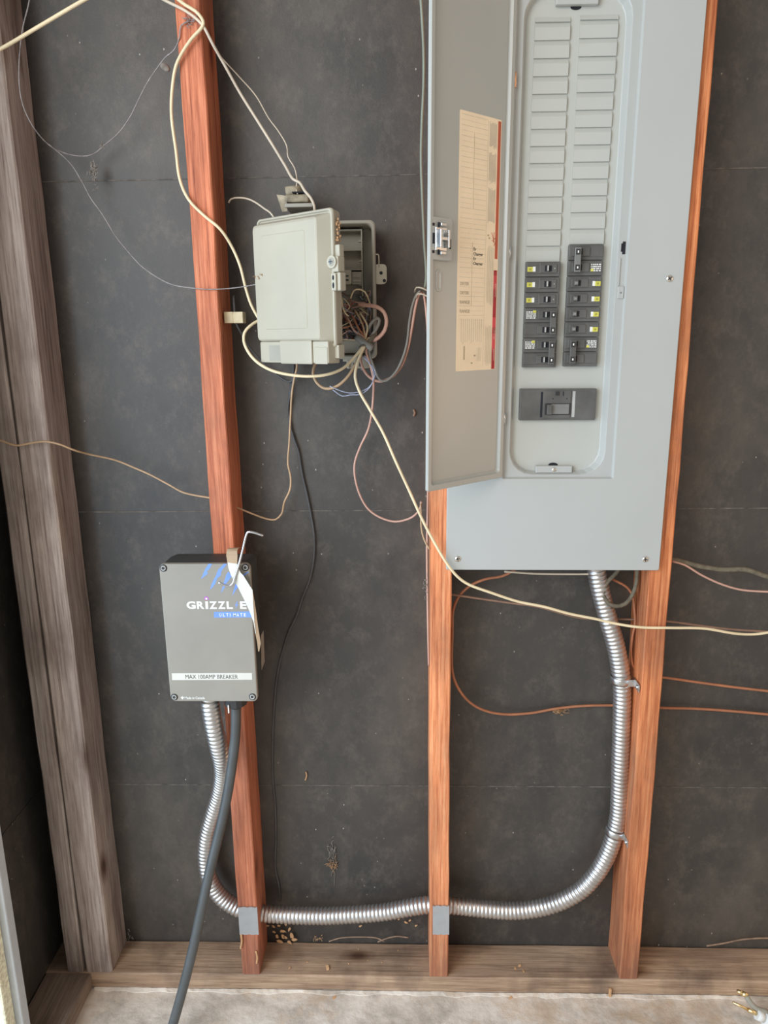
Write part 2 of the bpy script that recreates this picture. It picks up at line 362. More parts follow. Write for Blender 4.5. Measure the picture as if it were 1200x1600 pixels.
# cover: turned edge, flat face, sunk tray, rounded opening wall
cv = MB()
tray = (0.0985, 0.2962, 0.1712, 0.965)
lip = (0.1100, 0.2802, 0.1775, 0.948)
inn = (0.1150, 0.2735, 0.1825, 0.943)
cv.loft([rrect(0, CW, 0, CH, 0.003, -0.0005, PT3), rrect(0, CW, 0, CH, 0.003, FY+0.001, PT3), rrect(0.001, CW-0.001, 0.001, CH-0.001, 0.003, FY, PT3),
         rrect(tray[0], tray[1], tray[2], tray[3], 0.002, FY, PT3), rrect(tray[0]+0.0025, tray[1]-0.0025, tray[2]+0.0025, tray[3]-0.0025, 0.002, FY+0.0055, PT3),
         rrect(lip[0], lip[1], lip[2], lip[3], 0.042, FY+0.0055, PT3), rrect(lip[0]+0.0012, lip[1]-0.0012, lip[2]+0.0012, lip[3]-0.0012, 0.042, FY+0.007, PT3),
         rrect(inn[0], inn[1], inn[2], inn[3], 0.040, 0.0060, PT3), rrect(inn[0]+0.002, inn[1]-0.002, inn[2]+0.002, inn[3]-0.002, 0.040, 0.0075, PT3)], False, False)
cover = part('cover', cv, M['steel'], panel)
# enclosure box behind the cover, between the studs
eb = MB(); eb.box(0.012, CW-0.012, 0.0, 0.0885, 0.004, CH-0.004, lambda p: PT3((min(max(p.x, 0.0145), 0.3720), max(p.y, 0.0105), p.z)) )
eb = MB(); eb.box(0.0205, 0.3655, 0.012, 0.0885, 0.006, CH-0.006, PT3); part('enclosure', eb, M['steel'], panel)
df = MB(); df.box(inn[0]-0.004, inn[1]+0.004, 0.0070, 0.0095, inn[2]-0.004, inn[3]+0.004, PT3)
dead = part('dead_front', df, M['steel_in'], panel)
# twist-out fillers: top band tilted forward, lower field flat
def filler(x0, x1, z0, z1):
    m = MB(); g = 0.0004; zt = z1-0.0075
    pr = [(0.0069, z0+g), (0.0034, z0+g), (0.0030, zt), (0.0064, z1-g), (0.0069, z1-g)]
    a = [PT3((x0+g, y, z)) for y, z in pr]; b = [PT3((x1-g, y, z)) for y, z in pr]
    m.add(a+b, [(0, 1, 2, 3, 4), (9, 8, 7, 6, 5)]+[(i, (i+1) % 5, (i+1) % 5+5, i+5) for i in range(5)]); return m
for k in range(14):
    z1 = 0.9031-0.0258*k; z0 = 0.9031-0.0258*(k+1)
    part('filler_plate', filler(0.129-0.0001*k, 0.1855, z0+0.0002, z1), M['steel_in'], dead)
for k in range(13):
    z1 = 0.9053-0.0259*k; z0 = z1-0.0259
    part('filler_plate', filler(0.1998, 0.2605-0.0002*k, max(z0, 0.5700), z1), M['steel_in'], dead)
for x0, x1, z in ((0.129, 0.1855, 0.9033), (0.1998, 0.2605, 0.9055)):
    part('filler_plate', filler(x0, x1, z, z+0.0075), M['steel_in'], dead)
def screw_mb(T, cx, y, cz, r, dome=0.0018, slot=True):
    m = MB(); loops = []
    for rr, dy in ((r, 0), (r, -dome*0.45), (r*0.8, -dome*0.85), (r*0.35, -dome)):
        loops.append([T((cx+rr*math.cos(a), y+dy, cz+rr*math.sin(a))) for a in [2*math.pi*i/18 for i in range(18)]])
    m.loft(loops, smooth=True); return m
def slot_mb(T, cx, y, cz, r, ang=0.4, cross=True):
    m = MB()
    for a in ((ang, ang+math.pi/2) if cross else (ang,)):
        dx, dz = math.cos(a), math.sin(a); wv = r*0.12
        vs = [T((cx+dx*s*r*0.7-dz*t*wv, y+dy, cz+dz*s*r*0.7+dx*t*wv)) for dy in (0, 0.0004) for s, t in ((-1, -1), (1, -1), (1, 1), (-1, 1))]
        m.add(vs, [(3, 2, 1, 0), (4, 5, 6, 7), (0, 1, 5, 4), (1, 2, 6, 5), (2, 3, 7, 6), (3, 0, 4, 7)])
    return m
for cx, cz in ((0.0208, 0.0215), (0.3632, 0.0215), (0.3665, 0.5125)):
    s_ = part('screw', screw_mb(PT3, cx, FY, cz, 0.0056, 0.0026), M['screw'], panel, 'bright screw')
    part('slot', slot_mb(PT3, cx, FY-0.0028, cz, 0.0056, random.uniform(0, 1)), M['dark'], s_)
# tabs top and bottom of the opening
for z0, z1, x0, x1, sz in ((0.1805, 0.1930, 0.159, 0.224, 0.1865), (0.925, 0.948, 0.160, 0.226, 0.936)):
    m = MB(); m.box(x0, x1, -0.0030, 0.0065, z0, z1, PT3, 0.0012); tb = part('retaining_tab', m, M['steel'], panel)
    part('screw', screw_mb(PT3, (x0+x1)/2, -0.0030, sz, 0.0040, 0.002), M['screw'], tb)
    m = MB(); zz = z1+0.0006 if z0 < 0.5 else z0-0.0006
    m.loft([[PT3(((x0+x1)/2+0.0085*math.cos(t), y, zz+0.004*math.sin(t))) for t in [2*math.pi*i/16 for i in range(16)]] for y in (0.0065, 0.0074)]); part('slot', m, M['dark'], tb)
# strike slot and dimple block on the right rail
m = MB(); m.box(0.2868, 0.2915, FY+0.0047, FY+0.0055, 0.5525, 0.5725, PT3); m.box(0.2845, 0.2872, FY+0.0047, FY+0.0055, 0.5565, 0.5695, PT3); part('strike_slot', m, M['dark'], panel, 'black latch slot')
m = MB(); m.box(0.2828, 0.2935, FY+0.003, FY+0.0058, 0.481, 0.501, PT3, 0.001); m.box(0.2832, 0.2846, FY+0.0035, FY+0.0058, 0.502, 0.546, PT3); rb = part('strike_block', m, M['steel'], panel)
m = screw_mb(PT3, 0.2882, FY+0.003, 0.4905, 0.0015, 0.0004); part('dimple', m, M['grey'], rb)

# door, swung open about the left edge of the tray
DU = Vector((-0.742, -0.671, 0)).normalized(); DN = Vector((0.671, -0.742, 0)).normalized()
DA = (0.0975, -0.016)
def DT(u, n, z):     # u from hinge, n out of the inner face, z height in the place at the hinge foot
    h = PT3((DA[0], DA[1], z-PZ)); return h + DU*u + DN*n
def dpt(p): return DT(p[0], p[1], p[2])
DZ0, DZ1, DW = 1.1385, 1.915, 0.1850
dm = MB()
dm.loft([rrect(0, DW, DZ0, DZ1, 0.004, -0.0046, dpt), rrect(0, DW, DZ0, DZ1, 0.004, 0.0, dpt), rrect(0.0015, DW-0.0010, DZ0+0.0012, DZ1-0.0012, 0.004, 0.0012, dpt),
         rrect(0.0090, DW-0.0070, DZ0+0.009, DZ1-0.009, 0.006, 0.0012, dpt), rrect(0.0110, DW-0.0085, DZ0+0.0110, DZ1-0.0110, 0.006, -0.0030, dpt), rrect(0.0125, DW-0.0100, DZ0+0.013, DZ1-0.0125, 0.006, -0.0042, dpt), rrect(0.0150, DW-0.0120, DZ0+0.0155, DZ1-0.0150, 0.006, -0.0040, dpt)], smooth=False)
door = part('door', dm, M['steel_d'], panel)
m = MB(); m.loft([rrect(0.1355, 0.1835, 1.497, 1.562, 0.006, -0.0046, dpt), rrect(0.1375, 0.1835, 1.499, 1.560, 0.005, 0.0013, dpt)]); part('latch_pad', m, M['steel_d'], door)
lt = MB()
lt.box(0.1500, 0.1740, 0.0013, 0.0030, 1.5120, 1.5460, dpt, 0.0008)
lt.box(0.1520, 0.1555, 0.003, 0.0120, 1.5160, 1.5420, dpt, 0.0006); lt.box(0.1690, 0.1725, 0.003, 0.0120, 1.5160, 1.5420, dpt, 0.0006)
lt.box(0.1530, 0.1720, 0.006, 0.0100, 1.5265, 1.5315, dpt, 0.0008); lt.box(0.1560, 0.1670, 0.003, 0.008, 1.5470, 1.5520, dpt, 0.001); lt.box(0.1560, 0.1670, 0.003, 0.008, 1.5060, 1.5110, dpt, 0.001)
latch = part('latch', lt, M['zinc'], door, 'shiny spring latch')
for a0, a1, b0, b1, c0, c1 in ((0.1400, 0.1435, 0.0013, 0.0019, 1.5160, 1.5300), (0.1755, 0.1795, 0.0013, 0.0019, 1.5215, 1.5370), (0.1755, 0.1800, 0.0013, 0.0018, 1.5080, 1.5120),
                               (0.1755, 0.1800, 0.0013, 0.0018, 1.5470, 1.5510), (0.1665, 0.1700, 0.003, 0.0036, 1.5060, 1.5135), (0.1665, 0.1700, 0.003, 0.0036, 1.5450, 1.5525)):
    m = MB(); m.box(a0, a1, b0, b1, c0, c1, dpt); part('latch_slot', m, M['dark'], door)
m = MB(); ring = []
for k, (uu, nn) in enumerate(((0.0, -0.0044), (0.0012, -0.0026), (0.0034, -0.0026), (0.0046, -0.0044))):
    ring.append(rrect(0.1545+uu, 0.1680-uu, 1.4520+uu, 1.4860-uu, 0.0062-uu*0.7, nn, dpt))
m.loft(ring, False, False); part('finger_recess', m, M['steel_d'], door)
# directory card
dc = MB(); dc.loft([rrect(0.0235, 0.1195, 1.3290, 1.7175, 0.002, -0.0045, dpt), rrect(0.0235, 0.1195, 1.3290, 1.7175, 0.002, -0.0039, dpt)])
card = part('directory_card', dc, M['card'], door, 'cream circuit directory card with a red edge strip')
CN = -0.0039
def cbox(m, u0, u1, z0, z1, h=0.0001): m.box(min(u0, u1), max(u0, u1), CN-0.0001, CN+h, z0, z1, dpt)
m = MB(); cbox(m, 0.0252, 0.0318, 1.5080, 1.7150, 0.0003); part('warning_strip', m, M['redb'], card)
m = MB()
for z0, z1 in ((1.4820, 1.4900), (1.4150, 1.4600), (1.3880, 1.3980), (1.3300, 1.3620)): cbox(m, 0.0252, 0.0330, z0, z1, 0.0003)
cbox(m, 0.0252, 0.0330, 1.4150, 1.4900, 0.0003); cbox(m, 0.0252, 0.0330, 1.3760, 1.4150, 0.0003); cbox(m, 0.0252, 0.0330, 1.3300, 1.3760, 0.0003)
part('danger_strip', m, M['red'], card)
def TD(u, z, vert=False, up=True):
    """text frame on the card: writing runs towards the hinge"""
    def f(x, y, d):
        if vert: return DT(u+y, CN+0.0004+d, z+x)
        return DT(u-x, CN+d, z+y)
    return f
prints = [text_mb('DANGER', 0.0050, (lambda x, y, d: DT(0.0264+y*1.05, CN+0.0003+d, 1.4480+x*1.05))),
          text_mb('PELIGRO', 0.0050, (lambda x, y, d: DT(0.0264+y*1.05, CN+0.0003+d, 1.3790+x*0.95))),
          text_mb('DANGER', 0.0050, (lambda x, y, d: DT(0.0264+y*1.05, CN+0.0003+d, 1.3440+x*0.95)))]
for t in prints: part('strip_lettering', t, M['pink'], card)
ln = MB()
for k in range(21):
    z = 1.7125-0.01475*k; cbox(ln, 0.0560, 0.0850, z, z+0.0004); cbox(ln, 0.0870, 0.1150, z-0.0003, z+0.0001)
    cbox(ln, 0.0560, 0.0850, z-0.0075, z-0.0073); cbox(ln, 0.0870, 0.1150, z-0.0075, z-0.0073)
cbox(ln, 0.0545, 0.0549, 1.335, 1.712)
part('table_rules', ln, M['greyprint'], card)
for z0, z1 in ((1.580, 1.690), (1.432, 1.530)): m = MB(); cbox(m, 0.0855, 0.0862, z0, z1); part('column_rule', m, M['brownprint'], card)
fp = MB(); rn = random.Random(3)
for z0, z1 in ((1.672, 1.712), (1.620, 1.668), (1.560, 1.616)):
    for k in range(11):
        u = 0.0345+k*0.0016; cbox(fp, u, u+0.0008, z0+rn.uniform(0, 0.006), z1-rn.uniform(0, 0.004))
for z0, z1 in ((1.432, 1.528), (1.335, 1.402)):
    for k in range(8):
        u = 0.0345+k*0.0021; cbox(fp, u, u+0.0006, z0+rn.uniform(0, 0.008), z1-rn.uniform(0, 0.004))
for k in range(11): u = 0.0600+k*0.0048; cbox(fp, u, u+0.0007, 1.3720+rn.uniform(0, 0.006), 1.4130-rn.uniform(0, 0.002))
for k in range(4): u = 0.0600+k*0.0030; cbox(fp, u, u+0.0006, 1.344, 1.366)
part('fine_print', fp, M['greyprint'], card)
m = MB(); cbox(m, 0.0990, 0.1020, 1.3470, 1.3690); part('bar_mark', m, M['brownprint'], card)
for u0, z0 in ((0.0800, 1.3400), (0.0730, 1.3520), (0.0470, 1.5420), (0.0440, 1.5380)): m = MB(); cbox(m, u0, u0+0.004, z0, z0+0.0025); part('small_mark', m, M['brownprint'], card)
m = MB()
for (a, b) in (((0.0410, 1.5480), (0.0340, 1.5330)), ((0.0350, 1.5490), (0.0360, 1.5330)), ((0.0320, 1.5400), (0.0400, 1.5350)), ((0.0300, 1.5360), (0.0350, 1.5280))):
    va, vb = DT(a[0], CN+0.0002, a[1]), DT(b[0], CN+0.0002, b[1]); m.cyl(va, vb, 0.0004, 6)
part('warning_mark', m, M['redb'], card)
hand = [text_mb(t, 0.0068, TD(0.0835, z), 0.00012, 1.0, 0.0002) for t, z in (('Ev', 1.5180), ('Charger', 1.5105), ('Ev', 1.5035), ('Charger', 1.4960))]
for t in hand: part('handwriting', t, M['ink'], card, 'black handwritten circuit name')
hp = [text_mb(t, s_, TD(u, z), 0.0001, 1.0, 0.0002) for t, s_, u, z in (('RANGE', 0.0072, 0.1130, 1.4215), ('RANGE', 0.0072, 0.1130, 1.4355), ('DRYER', 0.0068, 0.1130, 1.4500), ('DRYER', 0.0068, 0.1130, 1.4640))]
for t in hp: part('pencil_note', t, M['pencil'], card, 'faded handwritten circuit name')
# hinge pins
for z, c in ((0.815, 'copper'), (0.556, 'zinc'), (0.279, 'zinc')):
    m = MB(); m.cyl(PT3((0.0985, -0.0145, z-0.010)), PT3((0.0985, -0.0145, z+0.012)), 0.0022, 10); part('hinge_pin', m, M[c], panel)

# ------------------------------------------------------------------ circuit breakers (each can be pulled out of the panel)
def bt(mb_args, side): pass
def breaker(x0, x1, zt, slots, side, label, group):
    """x0..x1 and top height in panel measures; side -1 = left column (handles to the right), +1 = right column"""
    z0 = zt-0.0251*slots
    root = thing('circuit_breaker', PT3(((x0+x1)/2, 0.0065, z0)), label, 'circuit breaker', group, rot=ROT)
    k = 0.00105/7.275*(1.0)
    W = x1-x0
    def X(f): return x0+W*f if side < 0 else x1-W*f      # f measured from the outer end
    m = MB()
    for s in range(slots):
        a, b = z0+0.0251*s+0.0004, z0+0.0251*(s+1)-0.0004
        xs = sorted((X(0.0), X(1.0)))
        m.box(xs[0], xs[1], -0.0030, 0.0066, a, b, PT3, 0.0008)
        xa, xb = sorted((X(0.02), X(0.985)))
        m.box(xa, xb, -0.0042, -0.0025, a+0.0050, b-0.0015, PT3, 0.0006)
        xa, xb = sorted((X(0.40), X(0.90))); m.box(xa, xb, -0.0062, -0.0040, a+0.0060, b-0.0040, PT3, 0.0008)
    part('body', m, M['black2'], root)
    hf = 0.62 if side < 0 else 0.69
    for s in range(slots):
        zc = z0+0.0251*(s+0.5)+0.0008
        xa, xb = sorted((X(hf-0.075), X(hf+0.130 if side < 0 else hf+0.10))); m = MB(); m.box(xa, xb, -0.0064, -0.0058, zc-0.0048, zc+0.0048, PT3); part('handle_slot', m, M['dark'], root)
        if side < 0:
            xc = X(hf); m = MB(); m.box(xc-0.0016, xc+0.0016, -0.0115, -0.006, zc-0.0044, zc+0.0044, PT3, 0.0008); hd = part('handle', m, M['black2'], root)
            m = MB(); m.box(xc-0.0011, xc+0.0011, -0.0118, -0.0112, zc-0.0042, zc+0.0042, PT3); part('handle_mark', m, M['ash'], hd, 'light grey edge mark')
            m = MB(); xq = X(0.83); m.box(xq-0.0007, xq+0.0007, -0.0068, -0.0060, zc-0.001, zc+0.001, PT3); part('rating_mark', m, M['ash'], root)
        else:
            xc = X(0.765); m = MB(); m.box(xc-0.0036, xc+0.0036, -0.0105, -0.006, zc-0.0044, zc+0.0044, PT3, 0.0009); hd = part('handle', m, M['black2'], root)
            m = text_mb('20' if slots == 1 else '50', 0.0048, lambda x, y, d: PT3((xc-0.0028+x, -0.0106-d, zc-0.0018+y)), 0.0001, 1, 0.0002); part('rating_number', m, M['ash'], hd)
    if slots == 1:
        zc = z0+0.0251*0.5
        ya, yb = sorted((X(0.04), X(0.20))); wa, wb_ = sorted((X(0.20), X(0.275)))
        m = MB(); m.box(ya, yb, -0.0048, -0.0040, zc-0.0040, zc+0.0035, PT3); st_ = part('rating_sticker', m, M['yellow'], root, 'yellow sticker')
        m = MB(); m.box(ya+0.0026, yb-0.0026, -0.0050, -0.0047, zc-0.0020, zc+0.0015, PT3); part('printed_square', m, M['olive'], st_)
        m = MB(); m.box(wa, wb_, -0.0048, -0.0040, zc-0.0040, zc+0.0040, PT3); part('white_sticker', m, M['white'], root, 'white sticker')
        xq = X(0.40 if side < 0 else 0.38); m = MB(); m.box(xq-0.0003, xq+0.0003, -0.0045, -0.0041, z0+0.006, zt-0.002, PT3); part('parting_line', m, M['grey'], root)
    else:
        xc = X(0.825) if side < 0 else X(0.775); m = MB()
        m.box(xc-0.0052, xc+0.0052, -0.0150, -0.0105, z0+0.0251*0.5-0.007, z0+0.0251*1.5+0.007, PT3, 0.001); tie = part('handle_tie', m, M['black2'] if not (side > 0 and zt > 0.5) else M['grey'], root, 'tie bar joining the two handles')
        for s in (0.5, 1.5):
            zc = z0+0.0251*s; mm = MB(); mm.box(xc-0.0036, xc+0.0036, -0.0153, -0.0148, zc-0.0045, zc+0.0045, PT3); part('tie_window', mm, M['black'], tie)
            mm = MB(); mm.box(xc-0.0010, xc+0.0012, -0.0156, -0.0152, zc-0.0018, zc+0.0018, PT3); part('tie_mark', mm, M['white'], tie)
        up = zt > 0.5; zz = z0+0.0251*(0.5 if (side > 0 and up) else 1.5)
        rn = random.Random(int(zt*1000)); m = MB()
        f0, f1 = (0.06, 0.34)
        for r in range(4):
            q = f0
            while q < f1:
                L = rn.uniform(0.02, 0.06); xa, xb = sorted((X(q), X(min(q+L, f1)))); zc = zz-0.0055+r*0.0033
                m.box(xa, xb, -0.0047, -0.0041, zc, zc+0.0021, PT3); q += L+rn.uniform(0.01, 0.03)
        part('fine_print', m, M['white'], root, 'white fine print')
        xa, xb = sorted((X(0.27 if side > 0 else 0.25), X(0.35 if side > 0 else 0.34))); m = MB(); zq = zz-0.0055 if side > 0 else zz+0.0040
        m.box(xa, xb, -0.0049, -0.0040, zq, zq+0.0040, PT3); part('yellow_square', m, M['yellow'], root, 'small yellow square')
    return root
LX, RX = (0.1282, 0.1858), (0.1990, 0.2568)
G = 'single circuit breakers'; G2 = 'double circuit breakers'
breaker(*LX, 0.5427, 1, -1, 'single breaker with yellow sticker at the top of the left column', G)
breaker(*LX, 0.5176, 1, -1, 'single breaker with yellow sticker, second from the top of the left column', G)
breaker(*LX, 0.4925, 1, -1, 'single breaker with yellow sticker, third down the left column above the double ones', G)
breaker(*LX, 0.4674, 2, -1, 'upper double breaker with tied handles in the left column', G2)
breaker(*LX, 0.4172, 2, -1, 'lowest double breaker with tied handles in the left column', G2)
breaker(*RX, 0.5690, 2, 1, 'double breaker with grey-edged tie bar at the top of the right column', G2)
breaker(*RX, 0.5188, 1, 1, 'single breaker with yellow sticker, right column, just under the top double breaker', G)
breaker(*RX, 0.4937, 1, 1, 'single breaker with yellow sticker, second of four singles in the right column', G)
breaker(*RX, 0.4686, 1, 1, 'single breaker with yellow sticker, third of four singles in the right column', G)
breaker(*RX, 0.4435, 1, 1, 'single breaker with yellow sticker, right column, just above the bottom double breaker', G)
breaker(*RX, 0.4184, 2, 1, 'double breaker with tied handles at the foot of the right column', G2)
# main breaker
mr = thing('main_breaker', PT3((0.1925, 0.0065, 0.275)), 'wide black main breaker below both columns of breakers', 'circuit breaker', rot=ROT)
x0, x1, z0, z1 = 0.1257, 0.2593, 0.2752, 0.3303
mx = lambda p: x0+(p-195)/765*(x1-x0)
mz = lambda p: z1-(p-100)/305*(z1-z0)
m = MB(); m.box(x0, x1, -0.0030, 0.0066, z0, z1, PT3, 0.0012); m.box(mx(430), mx(705), -0.0048, -0.0028, mz(385), mz(120), PT3, 0.0006); part('body', m, M['black2'], mr)
m = MB(); m.box(mx(405), mx(425), -0.0034, -0.0029, mz(375), mz(130), PT3); part('side_groove', m, M['dark'], mr)
m = MB(); m.box(mx(722), mx(750), -0.0036, -0.0028, mz(375), mz(125), PT3); part('side_band', m, M['ash'], mr, 'light grey band')
m = MB(); m.box(mx(450), mx(705), -0.0052, -0.0047, mz(352), mz(240), PT3); part('window', m, M['black'], mr)
m = MB(); m.box(mx(465), mx(512), -0.0130, -0.0050, mz(345), mz(250), PT3, 0.0010); part('handle', m, M['black2'], mr)
m = MB(); m.box(mx(515), mx(690), -0.0057, -0.0051, mz(343), mz(248), PT3, 0.0002); part('travel_plate', m, M['grey'], mr)
m = MB()
for a, b in ((525, 195), (665, 195)): m.cyl(PT3((mx(a), -0.0046, mz(b))), PT3((mx(a), -0.0052, mz(b))), 0.0011, 10)
m.box(mx(622), mx(632), -0.0052, -0.0046, mz(168), mz(125), PT3); part('hole', m, M['dark'], mr)
m = MB(); m.box(mx(548), mx(590), -0.0053, -0.0047, mz(165), mz(125), PT3, 0.0002); part('test_tab', m, M['black'], mr)

# ------------------------------------------------------------------ telephone junction box
BX0, BX1, BZ0, BZ1 = -0.318, -0.1145, 1.3470, 1.5800
tb = thing('telephone_box', ((BX0+BX1)/2, 0.0885, BZ0-0.02), 'grey-beige plastic telephone junction box with its lid swung open and wires spilling out', 'junction box')
sh = MB()
Q = lambda d, y, r=0.010: rrect(BX0+d, BX1-d, BZ0+d, BZ1-d, r, y)
sh.loft([Q(0.004, 0.0885), Q(0.004, 0.036), Q(0, 0.034), Q(0, 0.028), Q(0.002, 0.0262), Q(0.0045, 0.0262), Q(0.006, 0.028), Q(0.007, 0.034), Q(0.008, 0.080, 0.006)])
part('base', sh, M['beige_in'], tb)
m = MB(); xr = BX1-0.0245
for z in (1.5660, 1.5330, 1.5000): m.box(-0.215, xr, 0.048, 0.0795, z, z+0.0022)
m.box(xr-0.0015, xr+0.0006, 0.046, 0.0795, 1.455, 1.5682); m.box(-0.215, xr, 0.072, 0.0795, 1.46, 1.566)
for z in (1.548, 1.515, 1.49, 1.475): m.box(xr-0.006, xr-0.0015, 0.046, 0.06, z-0.001, z+0.001)
part('inner_partition', m, M['beige_in'], tb)
m = MB(); m.box(-0.205, -0.158, 0.036, 0.072, 1.4760, 1.5000, bev=0.002); tm = part('terminal_block', m, M['beige'], tb, 'small plastic terminal block')
m = MB(); m.box(-0.190, -0.163, 0.0352, 0.0362, 1.4815, 1.4840); m.box(-0.190, -0.163, 0.0352, 0.0362, 1.4885, 1.4905); part('terminal_slot', m, M['dark'], tm)
m = MB(); m.box(-0.158, -0.140, 0.042, 0.072, 1.4760, 1.4970, bev=0.0015); m.box(-0.156, -0.142, 0.0395, 0.042, 1.480, 1.4835); m.box(-0.156, -0.142, 0.0395, 0.042, 1.4885, 1.492); part('terminal_block', m, M['beige_in'], tb)
m = MB(); m.box(-0.215, BX1-0.008, 0.046, 0.082, 1.3560, 1.3800, bev=0.002); part('lower_tray', m, M['beige'], tb)
# right hand ear with two holes, wire bail above
m = MB(); m.loft([rrect(BX1-0.003, -0.0958, 1.4745, 1.5080, 0.007, 0.034), rrect(BX1-0.003, -0.0958, 1.4745, 1.5080, 0.007, 0.030)]); ear = part('mounting_ear', m, M['beige'], tb)
for a, b in ((595.5, 426.5), (600.5, 438.5)):
    p = H(a, b, Y=0.030); m = MB(); m.cyl(p+Vector((0, 0.0005, 0)), p+Vector((0, -0.0006, 0)), 0.0029, 14); part('ear_hole', m, M['dark'], ear)
m = MB(); m.tube([H(584, 398, Y=0.03), H(590.5, 397.5, Y=0.03), H(592, 401, Y=0.03), H(592, 418, Y=0.03)], 0.0011, 6); part('bail', m, M['beige'], tb)
# bottom clamp flange
m = MB(); m.box(-0.170, -0.128, 0.030, 0.0880, 1.3300, 1.3465, bev=0.002); m.box(-0.176, -0.126, 0.028, 0.033, 1.3425, 1.3475, bev=0.001); m.box(-0.168, -0.165, 0.026, 0.0300, 1.3300, 1.3440); fl = part('cable_clamp', m, M['beige'], tb)
m = MB()
for a in (-0.158, -0.147): m.box(a, a+0.003, 0.0293, 0.0302, 1.3335, 1.3395)
part('clamp_slot', m, M['dark'], fl)
# lid, hinged on the left and swung towards the viewer
LU = Vector((0.140, -0.112, 0)).normalized(); LN = Vector((-0.112, -0.140, 0)).normalized()
LO = Vector((-0.3125, 0.002, 0)); LWd = 0.1785; LZ0, LZ1 = 1.3690, 1.5795; SZ = 1.3440
def LT(p): return LO+LU*p[0]+LN*p[1]+Vector((0, 0, p[2]))
def lt3(x, y, z): return LT((x, y, z))
lm = MB()
q = lambda a, b, c_, d, n, r=0.008: rrect(a, LWd-b, LZ0+c_, LZ1-d, r, n, LT)
lm.loft([q(0.003, 0.003, 0.003, 0.003, -0.016, 0.006), q(0.001, 0.001, 0.001, 0.001, -0.006), q(0, 0, 0, 0, -0.002), q(0, 0, 0, 0, 0.0010), q(0.0012, 0.0012, 0.0012, 0.0012, 0.0030), q(0.0035, 0.0035, 0.0035, 0.0035, 0.0030), q(0.0045, 0.005, 0.005, 0.005, 0.0005, 0.006),
         q(0.0045, 0.0065, 0.006, 0.0065, 0.0005, 0.006), q(0.0080, 0.0200, 0.0120, 0.0130, 0.0180, 0.006), q(0.0095, 0.0225, 0.0140, 0.0160, 0.0195, 0.005), q(0.0095, 0.0235, 0.0145, 0.017, 0.0198, 0.005)])
lid = part('lid', lm, M['beige'], tb, 'pale plastic lid with dirt along its top')
m = MB(); m.loft([rrect(0.030, LWd-0.045, LZ0+0.030, LZ1-0.030, 0.003, 0.0198, LT), rrect(0.031, LWd-0.046, LZ0+0.031, LZ1-0.031, 0.003, 0.0206, LT)]); part('raised_panel', m, M['beige'], lid)
sk = MB(); sk.box(0.008, LWd-0.006, -0.012, 0.0150, SZ, LZ0+0.010, LT, 0.002); skirt = part('skirt', sk, M['beige'], lid)
m = MB(); m.box(0.032, 0.060, 0.0145, 0.0156, SZ+0.003, LZ0+0.004, LT); part('skirt_recess_shade', m, M['beige_in'], skirt)  # raised plate; the recess's shade is put into its darker colour
m = MB(); m.box(0.062, LWd-0.040, 0.0140, 0.0190, SZ-0.0015, LZ0+0.012, LT, 0.0025); m.box(LWd-0.036, LWd-0.0075, 0.0140, 0.0160, SZ-0.001, LZ0+0.001, LT, 0.0012); part('skirt_block', m, M['beige'], skirt)
m = MB(); m.box(LWd-0.0085, LWd+0.002, -0.015, -0.001, SZ+0.008, LZ0+0.004, LT, 0.001); part('corner_hook', m, M['beige'], skirt)
# latch boss with screw, slotted ear below
m = MB(); m.cyl(lt3(LWd-0.001, 0.0040, 1.4990), lt3(LWd-0.001, 0.0075, 1.4990), 0.0095, 20); m.box(LWd-0.004, LWd+0.010, -0.012, 0.004, 1.4840, 1.5075, LT, 0.002); m.box(LWd-0.001, LWd+0.009, -0.012, -0.001, 1.5060, 1.5250, LT, 0.0015); boss = part('latch_boss', m, M['beige'], lid)
c0 = lt3(LWd-0.001, 0.0075, 1.4990)
m = MB(); m.cyl(c0, c0+LN*0.0006, 0.0062, 16); bw = part('boss_well', m, M['beige_in'], boss)
m = MB(); m.cyl(c0, c0+LN*0.0022, 0.0036, 12, 0.0026); scr = part('screw', m, M['zinc'], boss)
m = MB(); m.box(LWd-0.0046, LWd+0.0024, 0.0096, 0.0100, 1.4984, 1.4996, LT); m.box(LWd-0.0016, LWd-0.0006, 0.0096, 0.0100, 1.4956, 1.5024, LT); part('slot', m, M['dark'], scr)
m = MB(); m.box(LWd-0.004, LWd+0.006, 0.002, 0.0060, 1.4560, 1.4825, LT, 0.0015); m.box(LWd+0.001, LWd+0.012, -0.012, 0.002, 1.4560, 1.4835, LT, 0.002); se = part('slotted_ear', m, M['beige'], lid)
m = MB()
for zc, h in ((1.4755, 0.0038), (1.4640, 0.0046)):
    m.loft([[lt3(LWd+0.0010+0.0019*math.cos(t), n, zc+h*math.sin(t)) for t in [2*math.pi*i/12 for i in range(12)]] for n in (0.0059, 0.0065)])
part('ear_hole', m, M['dark'], se)
# crusty dried debris on the lid's upper right edge
m = MB(); rn = random.Random(5)
for k in range(26):
    c = lt3(LWd+0.0005+rn.uniform(0, 0.0025), rn.uniform(-0.012, -0.004), 1.531+rn.uniform(0, 0.034)); m.box(c.x-0.0012, c.x+0.0012, c.y-0.001, c.y+0.001, c.z-0.0015, c.z+0.0015)
single('insect_crust', m, M['rust'], 'crumbly rust-brown crust stuck to the upper right edge of the box lid', 'debris')
m = MB()
for k in range(20):
    a = lt3(0.008+rn.uniform(0, 0.026), 0.0200, 1.4850+rn.uniform(-0.003, 0.003)); b_ = a+Vector((rn.uniform(-.004, .004), -0.001, rn.uniform(-.004, .004))); m.cyl(a, b_, 0.0003, 5)
single('string_knot', m, M['rust'], 'frayed rusty knot where the string meets the left of the box lid', 'knot')

